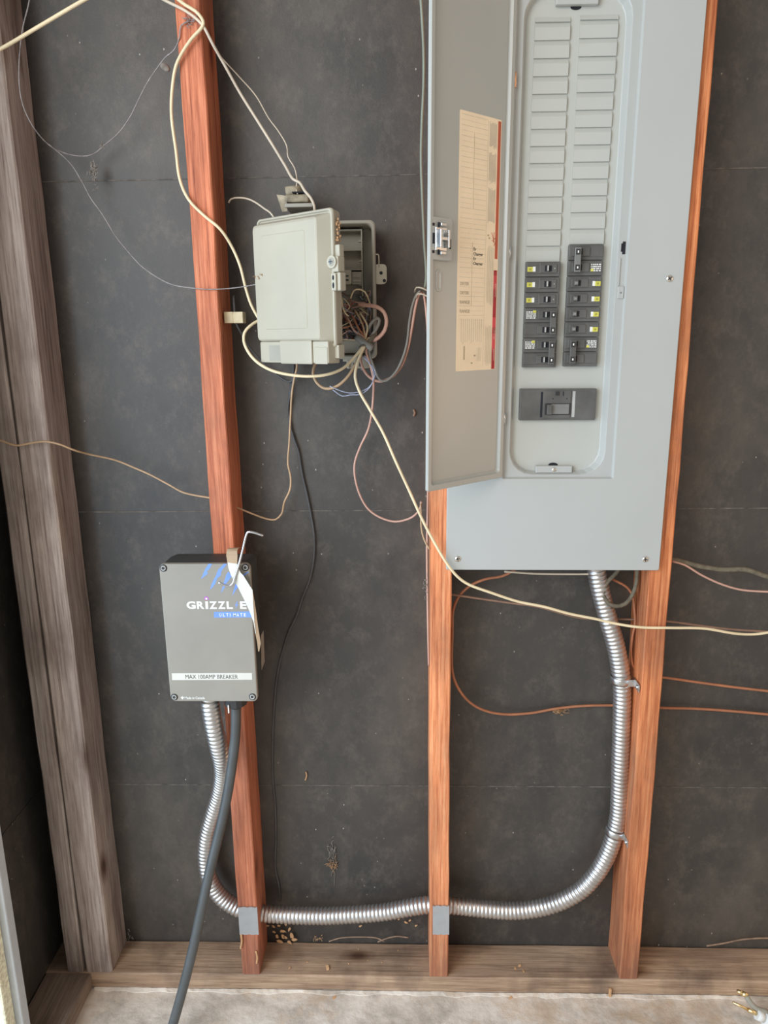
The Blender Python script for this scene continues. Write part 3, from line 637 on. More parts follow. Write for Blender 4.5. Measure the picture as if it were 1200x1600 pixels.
# ------------------------------------------------------------------ old dusty connector above the box
oc = thing('old_connector', H(462, 326, Y=0.05), 'dust-covered old metal connector block perched behind the top of the junction box', 'connector')
def pxbox(m, x0, x1, y0, y1, Ya, Yb, bev=0.002):
    a = H(x0, y1, Y=Ya); b = H(x1, y0, Y=Ya); m.box(a.x, b.x, Ya, Yb, a.z, b.z, bev=bev)
m = MB(); pxbox(m, 446, 482, 303, 316, 0.020, 0.060, 0.003); part('body', m, M['dirty'], oc)
m = MB(); m.cyl(H(447, 300, Y=0.035), H(472, 297, Y=0.035), 0.0085, 14); part('drum', m, M['dirty'], oc)
m = MB(); a = H(434, 306, Y=0.025); m.add([H(432, 304, Y=.03), H(448, 306, Y=.02), H(449, 330, Y=.02), H(441, 331, Y=.03), H(432, 304, Y=.033), H(448, 306, Y=.023), H(449, 330, Y=.023), H(441, 331, Y=.033)], [(0, 1, 2, 3), (7, 6, 5, 4), (0, 4, 5, 1), (1, 5, 6, 2), (2, 6, 7, 3), (3, 7, 4, 0)]); part('side_flap', m, M['dirty'], oc)
m = MB(); pxbox(m, 445, 488, 317, 324, 0.016, 0.088, 0.001); part('shelf_plate', m, M['beige_in'], oc)
m = MB(); pxbox(m, 456, 476, 299, 301, 0.018, 0.030, 0.0003); part('slit', m, M['dark'], oc)

# beige split clamp on the black wire beside the left stud
sc = thing('split_block', H(367, 505, Y=0.02), 'pair of small beige blocks on a black wire beside the left stud', 'clamp')
for a, b in ((350.5, 363.5), (364.5, 379)):
    m = MB(); pxbox(m, a, b, 487, 505, 0.020, 0.046, 0.001); part('block', m, M['foam'], sc)
# ------------------------------------------------------------------ cables and wires
def wire(name, mat, r, pts, label, cat='cable', group=None, n=8):
    m = MB(); m.tube([H(a, b, Y=y) for a, b, y in pts], r, n); return single(name, m, M[mat], label, cat, group)
def on(y, pts): return [(a, b, y) for a, b in pts]
wire('data_cable', 'cream', 0.0030, [(-40, 96, -.03), (0, 77, -.03), (60, 42, -.03), (128, 2, -.03), (190, -32, -.03)], 'cream cable crossing the top left corner of the picture')
wire('data_cable', 'cream', 0.0026, [(262, -14, -.02), (290, 8, -.012), (305, 17, -.012), (315, 28, -.011), (318, 37, -.009), (313, 46, -.008), (300, 60, -.008), (285, 82, -.008), (275, 103, -.006), (269, 140, .0), (268, 180, .0), (275, 235, .004), (281, 280, .006), (295, 312, -.006), (318, 336, -.006), (344, 358, -.004), (362, 385, .010), (375, 415, .014), (384, 450, .014), (392, 475, .014), (402, 494, .016), (412, 510, .02)], 'cream cable looping down across the left stud to behind the junction box')
wire('data_cable', 'pale', 0.0024, [(235, -14, -.012), (255, -1, -.008), (290, 17, -.006), (310, 32, -.006), (319, 43, -.006), (332, 68, .0), (350, 100, .02), (375, 145, .035), (400, 185, .04), (425, 225, .04), (445, 258, .04), (458, 280, .032), (468, 285, .026), (476, 298, .014), (486, 310, .005), (491, 322, .002), (492, 335, .006)], 'pale cable slanting from the left stud to the top of the junction box')
wire('thin_wire', 'pale', 0.0011, [(322, 50, -.004), (340, 82, .02), (372, 118, .05), (400, 150, .055), (420, 185, .055), (435, 205, .055), (448, 228, .05), (450, 245, .045), (460, 262, .04), (464, 280, .034), (463, 296, .028), (465, 303, .022)], 'thin wire drooping beside the pale cable above the junction box', 'wire')
wire('thin_wire', 'pale', 0.0016, [(357, 317, .05), (361, 311, .05), (374, 309, .05), (388, 311, .05), (402, 318, .045), (413, 326, .04), (422, 332, .035), (428, 340, .03)], 'short pale wire stub curling out from behind the top left of the junction box', 'wire')
wire('frayed_string', 'string', 0.0010, [(48, -12, -.01), (44, 10, -.01), (36, 42, -.01), (31, 80, -.012), (30, 130, -.012), (36, 165, -.012), (50, 195, -.006), (75, 225, .03), (100, 239, .05), (130, 244, .06), (147, 240, .06), (163, 227, .06), (185, 208, .06), (203, 183, .055), (217, 155, .05), (228, 133, .045), (243, 110, .04), (258, 90, .03), (272, 78, .01), (280, 60, -.002), (283, 40, -.003), (295, 33, -.004)], 'frayed grey string sagging from the corner stud up to the left stud', 'string')
wire('frayed_string', 'string', 0.0009, [(75, 225, .03), (95, 241, .045), (112, 258, .05), (128, 284, .05), (142, 310, .05), (160, 335, .05), (180, 368, .048), (200, 393, .045), (220, 415, .04), (245, 433, .03), (270, 445, .01), (300, 450, -.004), (325, 452, -.004), (355, 451, -.002), (380, 448, -.004), (402, 444, -.012)], 'long frayed string running down and across the left stud to the junction box lid', 'string')
wire('data_cable', 'cream', 0.0026, [(412, 498, .014), (402, 502, .010), (390, 510, .002), (382, 520, -.002), (381, 533, -.004), (388, 550, -.01), (402, 566, -.02), (425, 579, -.03), (455, 586, -.035), (485, 588, -.035), (512, 585, -.03), (535, 576, -.015), (552, 560, .0), (566, 543, .008), (577, 528, .014)], 'cream cable hanging in a wide curve under the junction box')
wire('data_cable', 'tan', 0.0018, [(-30, 681, -.012), (0, 688, -.012), (25, 696, -.012), (45, 693, -.012), (70, 690, -.012), (92, 694, -.010), (115, 703, .0), (140, 710, .03), (180, 719, .055), (210, 731, .058), (235, 742, .055), (265, 758, .05), (285, 769, .046), (310, 775, .045), (328, 778, .045), (350, 785, .045), (380, 797, .045), (400, 805, .055), (418, 811, .065), (430, 812, .068), (440, 803, .068), (444, 785, .066), (453, 765, .064), (454, 745, .064), (450, 725, .062), (452, 690, .06), (454, 650, .058), (456, 615, .054), (460, 590, .05), (464, 572, .046), (462, 560, .044), (460, 545, .04)], 'tan wire from the corner stud through the left stud and up under the junction box')
wire('black_wire', 'blackw', 0.0020, [(365, 462, .04), (366, 480, .034), (369, 505, .034), (378, 522, .045), (388, 540, .06), (405, 560, .07), (425, 580, .075), (445, 594, .075), (454, 597, .074), (458, 588, .070), (459, 570, .062), (459, 555, .055)], 'black wire looping from the beige split block to the bottom of the junction box', 'wire')
wire('black_wire', 'blackw', 0.0022, [(461, 560, .06), (459, 585, .07), (454, 605, .08), (451, 640, .083), (453, 665, .084), (459, 685, .085), (466, 705, .085), (472, 740, .085), (480, 775, .085), (486, 805, .085), (491, 840, .085), (490, 875, .085), (484, 905, .085), (472, 935, .085), (464, 960, .085), (452, 985, .085), (443, 1012, .085), (434, 1050, .085), (429, 1095, .086), (426, 1150, .086), (426, 1210, .087), (430, 1260, .087), (431, 1310, .087), (430, 1355, .087), (436, 1385, .087), (438, 1408, .087)], 'long thin black wire running down the dark wall beside the charger', 'wire')
wire('thin_wire', 'blackw', 0.0018, [(459, 560, .05), (457, 600, .066), (450, 640, .08), (456, 675, .084), (459, 682, .085)], 'short black wire alongside the tan wire under the junction box', 'wire')
# out of the bottom right of the box
wire('data_cable', 'tan', 0.0026, [(576, 528, .012), (568, 545, .008), (556, 568, .005), (542, 590, .004), (525, 604, .004), (508, 607, .006), (495, 598, .01), (489, 583, .015), (492, 570, .022), (497, 560, .03), (500, 550, .04)], 'orange-tan cable curling back up under the junction box')
wire('data_cable', 'cream', 0.0026, [(578, 528, .012), (566, 548, .006), (557, 572, .0), (555, 590, -.004), (562, 612, -.006), (578, 640, -.008), (598, 675, -.01), (618, 720, -.012), (640, 768, -.012), (660, 812, -.014), (680, 850, -.018), (698, 880, -.022), (714, 900, -.022), (730, 912, -.020), (770, 927, -.016), (810, 940, -.012), (850, 948, -.010), (890, 959, -.006), (930, 967, -.004), (960, 974, -.006), (1000, 980, -.008), (1050, 981, -.004), (1100, 982, .004), (1150, 990, .01), (1178, 991, .012), (1215, 986, .012)], 'long cream cable running from the junction box diagonally across panel corner to the right edge')
wire('data_cable', 'pinkw', 0.0020, [(577, 530, .016), (572, 548, .014), (577, 565, .014), (583, 590, .018), (583, 620, .03), (580, 650, .04), (575, 672, .05), (562, 700, .055), (554, 725, .06), (555, 748, .06), (563, 775, .06), (576, 796, .06), (595, 809, .058), (618, 815, .055), (640, 810, .05), (652, 801, .035), (657, 792, .02), (658, 784, .01)], 'brownish-pink wire making a long loop between the junction box and the middle stud', 'wire')
wire('thin_wire', 'tan', 0.0016, [(657, 785, .012), (658, 800, .010), (658, 822, .008), (661, 838, .006), (666, 850, .004), (671, 858, .0)], 'short tan wire tail hanging at the left edge of the middle stud', 'wire')
wire('data_cable', 'greyw', 0.0022, [(580, 532, .02), (577, 550, .016), (585, 575, .014), (594, 594, .014), (603, 595, .015), (617, 583, .018), (629, 560, .02), (636, 535, .022), (640, 500, .024), (645, 475, .022), (651, 460, .018), (657, 455, .012)], 'grey wire arching from the junction box up to the staples at the middle stud', 'wire')
wire('data_cable', 'pinkw', 0.0024, [(572, 534, .02), (563, 558, .02), (573, 585, .022), (592, 596, .022), (612, 589, .024), (627, 572, .026), (637, 545, .026), (644, 510, .026), (649, 480, .024), (654, 462, .02), (659, 457, .014)], 'pinkish wire arching beside the grey one up to the staples at the middle stud', 'wire')
wire('data_cable', 'greenw', 0.0024, [(656, -20, .02), (659, 20, .02), (662, 80, .02), (662, 130, .02), (659, 200, .02), (658, 250, .02), (660, 310, .02), (663, 380, .018), (666, 430, .014), (664, 450, .010)], 'grey-green wire running straight down beside the middle stud from the top', 'wire')
wire('data_cable', 'pinkw', 0.0019, [(662, 458, .010), (665, 480, .008), (668, 520, .006), (669, 580, .006), (669, 650, .006), (669, 720, .006), (668, 800, .006), (667, 860, .006), (668, 940, .006), (669, 1000, .010), (670, 1040, .02)], 'pinkish wire stapled down the left edge of the middle stud', 'wire')
for i, (a, b, la) in enumerate(((659, 452, 'bent metal staple, upper one, holding wires at the left side of the middle stud'), (661, 462, 'bent metal staple, lower one, holding wires at the left side of the middle stud'))):
    m = MB(); p = H(a, b, Y=0.010); m.tube([p+Vector((-0.012, 0.01, -0.004)), p+Vector((-0.009, -0.004, 0.003)), p+Vector((0.002, -0.006, 0.001)), p+Vector((0.012, -0.002, -0.004))], 0.0014, 6); single('wire_staple', m, M['pale'], la, 'staple', 'wire staples')
wire('data_cable', 'pinkw', 0.0034, [(561, 476, .03), (575, 477, .020), (590, 480, .010), (600, 488, .004), (604, 501, .002), (601, 516, .004), (592, 527, .010), (582, 533, .016)], 'thick pink cable bulging out of the right side of the junction box')
wire('data_cable', 'greyw', 0.0030, [(574, 520, .03), (580, 505, .016), (590, 497, .010), (593, 501, .008), (588, 514, .012), (580, 526, .018), (577, 534, .020)], 'small grey cable loop at the lower right corner of the junction box')
wire('thin_wire', 'bluew', 0.0007, [(570, 556, .006), (578, 568, .002), (586, 580, .0), (583, 596, .0), (574, 607, .0), (558, 613, .0), (546, 614, .0), (533, 611, .0), (521, 606, .0), (515, 603, .0)], 'thin blue-white wire hair drooping under the junction box, upper one', 'wire')
wire('thin_wire', 'bluew', 0.0007, [(568, 558, .004), (580, 572, .0), (584, 588, -.002), (578, 605, -.002), (563, 616, -.002), (547, 617, -.002), (535, 619, -.002), (520, 609, -.002)], 'thin blue-white wire hair drooping under the junction box, lower one', 'wire')
wire('cable_jacket', 'greyw', 0.0062, [(558, 527, .02), (566, 533, .014), (576, 540, .010), (582, 545, .008)], 'cut grey cable sheath end clamped below the wire tangle', 'cable')
wire('cable_jacket', 'olivew', 0.0050, [(586, 524, .016), (578, 532, .012), (570, 540, .010), (563, 545, .012)], 'dark cable sheath stub crossing the cut grey one', 'cable')
# tangle inside the box
rn = random.Random(11); pal = [('pinkw', 0.0010), ('greyw', 0.0012), ('redw', 0.0008), ('bluew', 0.0007), ('cream', 0.0010), ('brownw', 0.0011), ('blackw', 0.0011)]
wt = thing('wire_tangle', H(556, 520, Y=0.05), 'tangled nest of fine coloured wires filling the lower half of the open junction box', 'wires')
for mt, r in pal:
    m = MB()
    for k in range(9 if mt != 'redw' else 6):
        a, b = rn.uniform(530, 578), rn.uniform(462, 520); pts = [(a, b, rn.uniform(.035, .065))]
        for q_ in range(4):
            a = min(579, max(527, a+rn.uniform(-24, 24))); b = min(528, max(456, b+rn.uniform(-16, 20))); pts.append((a, b, rn.uniform(.034, .066)))
        if rn.random() < 0.45: pts.append((568+rn.uniform(-3, 3), 532, .02))
        m.tube([H(*p[:2], Y=p[2]) for p in pts], r, 5, 0.004)
    part('fine_wire', m, M[mt], wt, kind='stuff')
wire('data_cable', 'cream', 0.0014, [(548, 466, .034), (553, 454, .028), (561, 452, .026), (570, 456, .028), (576, 468, .032), (579, 478, .036)], 'cream wire arched over the tangle inside the junction box', 'wire')
wire('data_cable', 'cream', 0.0013, [(533, 462, .034), (535, 478, .03), (540, 490, .028), (545, 494, .03)], 'short cream wire beside the lid edge inside the junction box', 'wire')
wire('data_cable', 'orange', 0.0014, [(524, 506, .03), (532, 512, .026), (543, 511, .026), (552, 506, .03)], 'orange wire sagging at the bottom of the junction box', 'wire')
for k, (a0, b0) in enumerate(((545, 500), (553, 498), (558, 490), (566, 494))):
    wire('data_cable', ('pinkw', 'orange', 'tan', 'cream')[k], 0.0016, [(a0-4, b0-6, .04), (a0, b0, .03), (a0+8, b0+16, .022), (571, 530, .014), (569, 545, .008)], ('pink wire gathered toward the clamp, leftmost of four inside the box', 'orange wire gathered toward the clamp, second of four inside the box', 'tan wire gathered toward the clamp, third of four inside the box', 'cream wire gathered toward the clamp, rightmost of four inside the box')[k], 'wire', 'gathered wires')

# wires around the lower panel and the right bay
wire('data_cable', 'orange', 0.0027, [(805, 890, .05), (785, 900, .05), (758, 905, .05), (735, 915, .048), (717, 932, .045), (708, 955, .04), (707, 985, .035), (707, 1050, .03), (716, 1075, .035), (735, 1098, .05), (760, 1111, .065), (790, 1116, .075), (830, 1114, .08), (870, 1107, .082), (910, 1103, .082), (955, 1102, .082), (1000, 1103, .08), (1035, 1106, .08), (1080, 1107, .08), (1130, 1110, .08), (1220, 1118, .08)], 'orange-brown cable dropping beside the middle stud then running right across the wall')
wire('data_cable', 'brownw', 0.0022, [(700, 928, .04), (740, 934, .045), (790, 941, .045), (840, 948, .045), (880, 959, .05), (910, 966, .06), (950, 967, .062), (990, 968, .06), (1015, 969, .05), (1045, 971, .05), (1090, 977, .05), (1140, 983, .05), (1215, 988, .05)], 'brown cable running level behind the flexible conduit to the right edge')
wire('data_cable', 'pale', 0.0020, [(788, 893, .04), (830, 896, .04), (880, 897, .04), (925, 897, .042)], 'pale cable lying along under the bottom edge of the grey panel')
wire('data_cable', 'orange', 0.0026, [(950, 902, .06), (963, 908, .06), (980, 918, .058), (988, 930, .056), (991, 950, .055), (992, 975, .054), (988, 995, .053), (986, 1020, .053), (989, 1040, .053), (998, 1053, .054), (1018, 1057, .056), (1040, 1059, .06), (1090, 1066, .065), (1150, 1074, .068), (1220, 1082, .07)], 'orange-brown cable snaking down the side of the right stud and away to the right')
wire('cloth_cable', 'olivew', 0.0040, [(972, 880, .045), (962, 896, .04), (948, 911, .034), (943, 928, .030), (950, 942, .026), (962, 947, .026), (976, 944, .028), (988, 930, .034), (994, 912, .040), (996, 890, .045), (996, 875, .05)], 'thick grey-brown cable curled in a loop under the panel beside the right stud')
wire('cloth_cable', 'olivew', 0.0048, [(1030, 872, .045), (1055, 875, .045), (1090, 884, .045), (1130, 890, .045), (1165, 890, .045), (1190, 898, .045), (1220, 908, .045)], 'thick grey-brown cloth cable leaving the right stud towards the right edge')
wire('data_cable', 'pinkw', 0.0020, [(1050, 877, .04), (1070, 883, .04), (1095, 898, .04), (1125, 912, .04), (1155, 921, .04), (1185, 924, .04), (1220, 925, .04)], 'pinkish cable drooping below the thick cloth cable at the right')

# ------------------------------------------------------------------ flexible conduit
class Corr:
    ds = 0.0011
    def __init__(s, r, a, p): s.r, s.a, s.p = r, a, p
    def __call__(s, l):
        t = (l/s.p) % 1.0; return s.r + s.a*(abs(math.cos(math.pi*t))**0.7*2-1)
cp = [(326, 1085, -.040), (329, 1105, -.040), (334, 1135, -.038), (341, 1165, -.030), (347, 1190, -.014), (348, 1212, .008), (343, 1240, .028), (333, 1272, .040), (324, 1305, .046), (321, 1335, .048), (324, 1362, .048), (335, 1388, .048), (352, 1407, .047), (375, 1420, .046), (410, 1427, .045), (455, 1430, .045), (500, 1431, .045), (550, 1429, .045), (600, 1425, .045), (667, 1414, .045), (707, 1415, .045), (755, 1420, .045), (800, 1423, .045), (835, 1420, .045), (867, 1412, .045), (893, 1400, .045), (913, 1386, .045), (935, 1360, .045), (950, 1333, .045), (961, 1300, .045), (966, 1275, .045), (968, 1240, .045), (969, 1200, .045), (971, 1139, .045), (972, 1083, .045), (969, 1046, .045), (962, 1009, .045), (950, 967, .044), (938, 922, .044), (932, 892, .044), (929, 872, .044)]
m = MB(); m.tube([H(a, b, Y=y) for a, b, y in cp], Corr(0.0170, 0.00115, 0.0088), 20)
single('flexible_conduit', m, M['conduit'], 'ribbed silver flexible conduit looping from the black charger box to the grey panel', 'conduit')
# straps
def strap(px, py, label, tilt):
    c = H(px, py, Y=0.045); t = Vector((math.sin(tilt), 0, math.cos(tilt)))
    root = thing('conduit_strap', c-Vector((0, 0, 0.008)), label, 'strap', 'conduit straps')
    sx = t.cross(Vector((0, 1, 0))).normalized()*-1; sx = Vector((math.cos(tilt), 0, -math.sin(tilt))); yv = Vector((0, 1, 0))
    def ring(h, r, a0=100, a1=380, n=20):
        return [c+t*h+(sx*math.cos(math.radians(a0+(a1-a0)*i/n))-yv*math.sin(math.radians(a0+(a1-a0)*i/n)))*r for i in range(n+1)]
    m = MB()
    R1, R2 = 0.0184, 0.0196
    # band as four rows: inner low, outer low, outer high, inner high
    rows = [ring(-0.008, R1, -60, 240), ring(-0.008, R2, -60, 240), ring(-0.003, R2+0.0008, -60, 240), ring(0.003, R2+0.0008, -60, 240), ring(0.008, R2, -60, 240), ring(0.008, R1, -60, 240)]
    n = len(rows[0]); vs = [p for r in rows for p in r]; fs = []
    for k in range(6):
        for i in range(n-1): fs.append((k*n+i, k*n+i+1, ((k+1) % 6)*n+i+1, ((k+1) % 6)*n+i))
    fs += [tuple(k*n for k in range(6)), tuple(k*n+n-1 for k in range(6))]
    m.add(vs, fs, True); part('band', m, M['zinc'], root)
    tab = c+Vector((0, 0, -0.001)); m = MB(); xw = 0.3860
    m.box(xw-0.0022, xw, 0.004, 0.040, c.z-0.0085, c.z+0.0070, bev=0.0006)
    m.box(tab.x+0.006, xw-0.0005, 0.0275, 0.0290, c.z-0.0080, c.z+0.0065)
    part('foot', m, M['zinc'], root)
    m = MB(); m.cyl((xw-0.002, 0.013, c.z-0.001), (xw-0.0050, 0.013, c.z-0.001), 0.0048, 12, 0.0035); part('screw', m, M['zinc'], root)
strap(969.5, 1061, 'upper galvanised strap fixing the conduit to the right stud', -0.05)
strap(961, 1299, 'lower galvanised strap fixing the conduit near its bend', 0.16)
# nail plates
for (x0, x1, y0, y1, lb) in ((375, 402, 1416, 1459, 'grey steel nail plate on the left stud over the conduit hole'), (676, 702, 1414, 1459, 'grey steel nail plate on the middle stud over the conduit hole')):
    a = H(x0, y1, Y=0); b = H(x1, y0, Y=0); n = 8; pts = []
    for i in range(n+1): pts.append((a.x+(b.x-a.x)*i/n, b.z-(0.0016 if i % 3 == 1 else 0)))
    for i in range(n+1): pts.append((b.x-(b.x-a.x)*i/n, a.z+(0.0016 if i % 3 == 1 else 0)))
    m = MB(); m.loft([[Vector((p[0], y, p[1])) for p in pts] for y in (-0.0012, -0.0030)]); single('nail_plate', m, M['plate'], lb, 'nail plate', 'nail plates')

# ------------------------------------------------------------------ car charger
GX0, GX1, GZ0, GZ1 = -0.5030, -0.3405, 0.7318, 0.9982
ch = thing('car_charger', ((GX0+GX1)/2, -0.001, GZ0), 'black wall-mounted electric car charger box with a logo, hanging on the left stud', 'car charger')
q = lambda d, y, r=0.009: rrect(GX0+d, GX1-d, GZ0+d, GZ1-d, r, y)
m = MB(); m.loft([q(0.004, -0.0035), q(0.001, -0.030), q(0.001, -0.0700)], smooth=False); part('case', m, M['charger_b'], ch)
m = MB(); m.loft([q(0.0006, -0.0702), q(0, -0.0715), q(0, -0.0785), q(0.0008, -0.0798), q(0.0022, -0.0802)]); face = part('front_plate', m, M['charger'], ch, 'flat charcoal front plate')
for a, b in ((255.5, 887.5), (383.5, 886.5), (272.5, 1089), (394.5, 1088.5)):
    p = H(a, b, Y=-0.080); I = lambda v: Vector(v)
    m = screw_mb(I, p.x, -0.0801, p.z, 0.0068, 0.0009); sr = part('screw', m, M['black'], ch, 'black socket screw')
    m = MB(); ro = [[Vector((p.x+r*math.cos(t), y, p.z+r*math.sin(t))) for t in [2*math.pi*i/18 for i in range(18)]] for r, y in ((0.0046, -0.0805), (0.0044, -0.0822), (0.0030, -0.0822), (0.0028, -0.0805))]
    m.loft(ro, False, False, True); part('screw_ring', m, M['ash'], sr)
# printing
YL = -0.0802; dy = Vector((0, -0.00015, 0))
def pp(pts): return poly_mb([H(a, b, Y=YL) for a, b in pts], dy)
claws = [pp([(326, 881), (331, 881), (328, 888), (323, 893), (325, 896), (314, 905), (318, 895), (321, 889)]),
         pp([(350, 881), (355, 881), (346, 892), (345, 899), (339, 904), (336, 913), (328, 922), (331, 912), (337, 900), (341, 890)]),
         pp([(357, 893), (362, 900), (358, 906), (353, 912), (351, 918), (345, 927), (348, 917), (351, 906), (354, 897)]),
         pp([(368, 912), (374, 914), (369, 921), (363, 931), (365, 923)]), pp([(378, 899), (387, 893), (389, 894), (380, 901)])]
for t in claws: part('claw_mark', t, M['blue'], face, 'blue claw mark')
p0 = H(292.5, 949.5, Y=YL); p1 = H(386, 949.5, Y=YL); zh = H(300, 938.8, Y=YL).z-H(300, 949.5, Y=YL).z
def fit_text(txt, xa, xb, yb, h, bold, spacing=1.0):
    a, b = H(xa, yb, Y=YL), H(xb, yb, Y=YL)
    t = text_mb(txt, 1.0, lambda x, y, d: Vector((x, 0, y)), bold, spacing=spacing)
    mx_, mn = max(v.x for v in t.v), min(v.x for v in t.v); my, mn_y = max(v.z for v in t.v), min(v.z for v in t.v)
    for v in t.v: v.x, v.y, v.z = a.x+(v.x-mn)/(mx_-mn)*(b.x-a.x), YL-0.00012, a.z+(v.z-mn_y)/(my-mn_y)*h
    return t
# letters set one by one so the wide bold capitals keep their rhythm
lets = [('G', 292, 306), ('R', 308, 319.5), ('I', 321.5, 325.5), ('Z', 327.5, 339.5), ('Z', 341, 352.5), ('L', 354.5, 364), ('E', 375.5, 385.5)]
part('logo_lettering', join(*[fit_text(c_, a, b, 951.5, zh*1.12, 0.035) for c_, a, b in lets]), M['white'], face)
part('logo_bolt', join(pp([(371, 939), (367, 946), (369.5, 946), (367.5, 952), (372, 944.5), (369.8, 944.5), (371.5, 939)])), M['blue'], face)
m = MB(); p = H(322.5, 935.5, Y=YL); m.loft([[Vector((p.x+r*math.cos(t), YL+yy, p.z+r*math.sin(t))) for t in [math.radians(-30+240*i/14) for i in range(15)]] for r, yy in ((0.0042, 0), (0.0042, -0.0002), (0.0024, -0.0002))], False, False); part('logo_arc', m, M['magenta'], face)
m = MB(); m.cyl(p, p+Vector((0, -0.0003, 0)), 0.0018, 12); part('logo_dot', m, M['white'], face)
bl = pp([(334.5, 956), (393.5, 955.5), (394, 964.5), (334.5, 965)]); bn = part('logo_banner', bl, M['blue'], face)
zu = (H(340, 958, Y=YL).z-H(340, 963, Y=YL).z)
part('banner_lettering', join(*[(lambda t: ([setattr(v, 'y', YL-0.0003) for v in t.v], t)[1])(fit_text(c_, 343+i*5.45, 343+i*5.45+(1.0 if c_ == 'I' else 4.1 if c_ == 'M' else 3.3), 963.2, zu, 0.02)) for i, c_ in enumerate('ULTIMATE')]), M['white'], bn)
tp = pp([(268.3, 1052), (393.5, 1051.5), (394, 1062), (269, 1062.5)]); tape = part('label_tape', tp, M['tape'], face, 'white label tape')
t_ = fit_text('MAX 100AMP BREAKER', 290, 372, 1060.6, zu*1.35, 0.0); [setattr(v, 'y', YL-0.0003) for v in t_.v]; part('tape_lettering', t_, M['black'], tape)
part('small_print', join(fit_text('Made in Canada', 289, 320, 1092.3, zu*0.82, 0.01), pp([(285, 1087.5), (286, 1089), (288, 1089.5), (286.5, 1091), (285, 1092.8), (283.5, 1091), (282, 1089.5), (284, 1089)])), M['white'], face)
# silver sticker on the right flank
XS = GX1-0.0008
m = poly_mb([H(407.5, 993, X=XS), H(411.5, 985, X=XS), H(413.5, 1034, X=XS), H(408.5, 1047, X=XS)], Vector((0.0003, 0, 0))); part('side_sticker', m, M['silver'], ch, 'grey sticker on the flank')
# cable gland
g0 = H(368.5, 1096, Y=-0.042); m = MB(); m.cyl(g0+Vector((0, 0, 0.012)), g0+Vector((0, 0, -0.004)), 0.0215, 12, 0.0215, smooth=False); m.cyl(g0+Vector((0, 0, -0.004)), g0+Vector((0, 0, -0.011)), 0.0180, 24, 0.0115); gl = part('cable_gland', m, M['black'], ch)
m = MB(); m.box(g0.x-0.010, g0.x-0.008, -0.0655, -0.0625, g0.z-0.012, g0.z+0.004); part('gland_mark', m, M['white'], gl)
g1 = H(328, 1092, Y=-0.040); m = MB(); m.cyl(g1+Vector((0, 0, 0.010)), g1+Vector((0, 0, -0.001)), 0.0190, 24); part('conduit_collar', m, M['zinc'], ch)
m = MB(); m.tube([H(a, b, Y=y) for a, b, y in ((368.5, 1100, -.042), (368.5, 1125, -.043), (367.5, 1152, -.044), (363, 1190, -.048), (357, 1231, -.054), (349, 1272, -.060), (340, 1310, -.067), (329, 1355, -.078), (317, 1410, -.09), (305, 1467, -.102), (292, 1521, -.114), (274, 1587, -.128), (262, 1625, -.138), (245, 1655, -.16))], 0.0098, 16)
single('charging_cable', m, M['rubber'], 'thick black charging cable hanging from the charger box to the floor', 'cable')
# allen key and paper tag
m = MB(); m.tube([H(a, b, Y=y) for a, b, y in ((411, 837, -.088), (400, 833, -.090), (391, 831, -.091), (387, 831.5, -.091), (384.5, 837, -.091), (379, 860, -.092), (372.5, 885, -.093), (366.5, 903, -.095), (363.5, 912, -.097), (358, 915.5, -.098), (350, 913.8, -.100), (341.5, 909.8, -.103))], 0.0023, 6, 0.003)
single('hex_key', m, M['chrome'], 'bent chrome hex key stuck through the paper tag at the charger box top', 'hex key')
tg = thing('paper_tag', H(405, 1018, Y=-.09), 'curled paper tag, white in front and brown behind, draped over the charger corner', 'paper tag')
def ribbon(L, Rr, th):
    m = MB(); n = len(L); a = [H(x, y, Y=d) for x, y, d in L]; b = [H(x, y, Y=d) for x, y, d in Rr]; o = Vector((0, th, 0))
    vs = a+b+[v+o for v in a]+[v+o for v in b]; fs = []
    for i in range(n-1):
        fs += [(i, i+1, n+i+1, n+i), (2*n+i, 3*n+i, 3*n+i+1, 2*n+i+1), (i, 2*n+i, 2*n+i+1, i+1), (n+i, n+i+1, 3*n+i+1, 3*n+i)]
    fs += [(0, n, 3*n, 2*n), (n-1, 3*n-1, 4*n-1, 2*n-1)]
    m.add(vs, fs); return m
part('white_side', ribbon([(355.5, 879, -.087), (357, 888, -.089), (361, 899, -.090), (366.5, 909, -.091), (372, 918, -.092), (380, 934, -.092), (389, 953, -.091), (396, 972, -.090), (399, 990, -.088)],
     [(370, 881, -.089), (373, 888, -.091), (376, 895, -.093), (380, 899, -.095), (385, 907, -.096), (394.5, 922, -.096), (395.5, 940, -.094), (397.5, 972, -.090), (400, 990, -.088)], 0.0006), M['paper'], tg, 'white inner side')
part('brown_side', ribbon([(354, 862, -.082), (353.5, 868, -.085), (355.5, 880, -.087)], [(370.5, 861, -.084), (371, 868, -.087), (370.5, 882, -.089)], 0.0006), M['kraft'], tg, 'brown outer side')
part('fold', ribbon([(357.5, 856.5, -.070), (355, 858, -.078), (354, 862, -.082)], [(375, 855.5, -.070), (372, 857.5, -.079), (370.5, 861, -.084)], 0.0006), M['kraft'], tg)
part('tail', ribbon([(394.5, 922, -.0955), (395.8, 950, -.092), (398, 985, -.088), (402, 1005, -.086), (403.5, 1018, -.085)], [(396, 930, -.0955), (400, 955, -.090), (404, 985, -.087), (407.5, 1005, -.085), (405, 1018, -.085)], 0.0006), M['kraft'], tg)

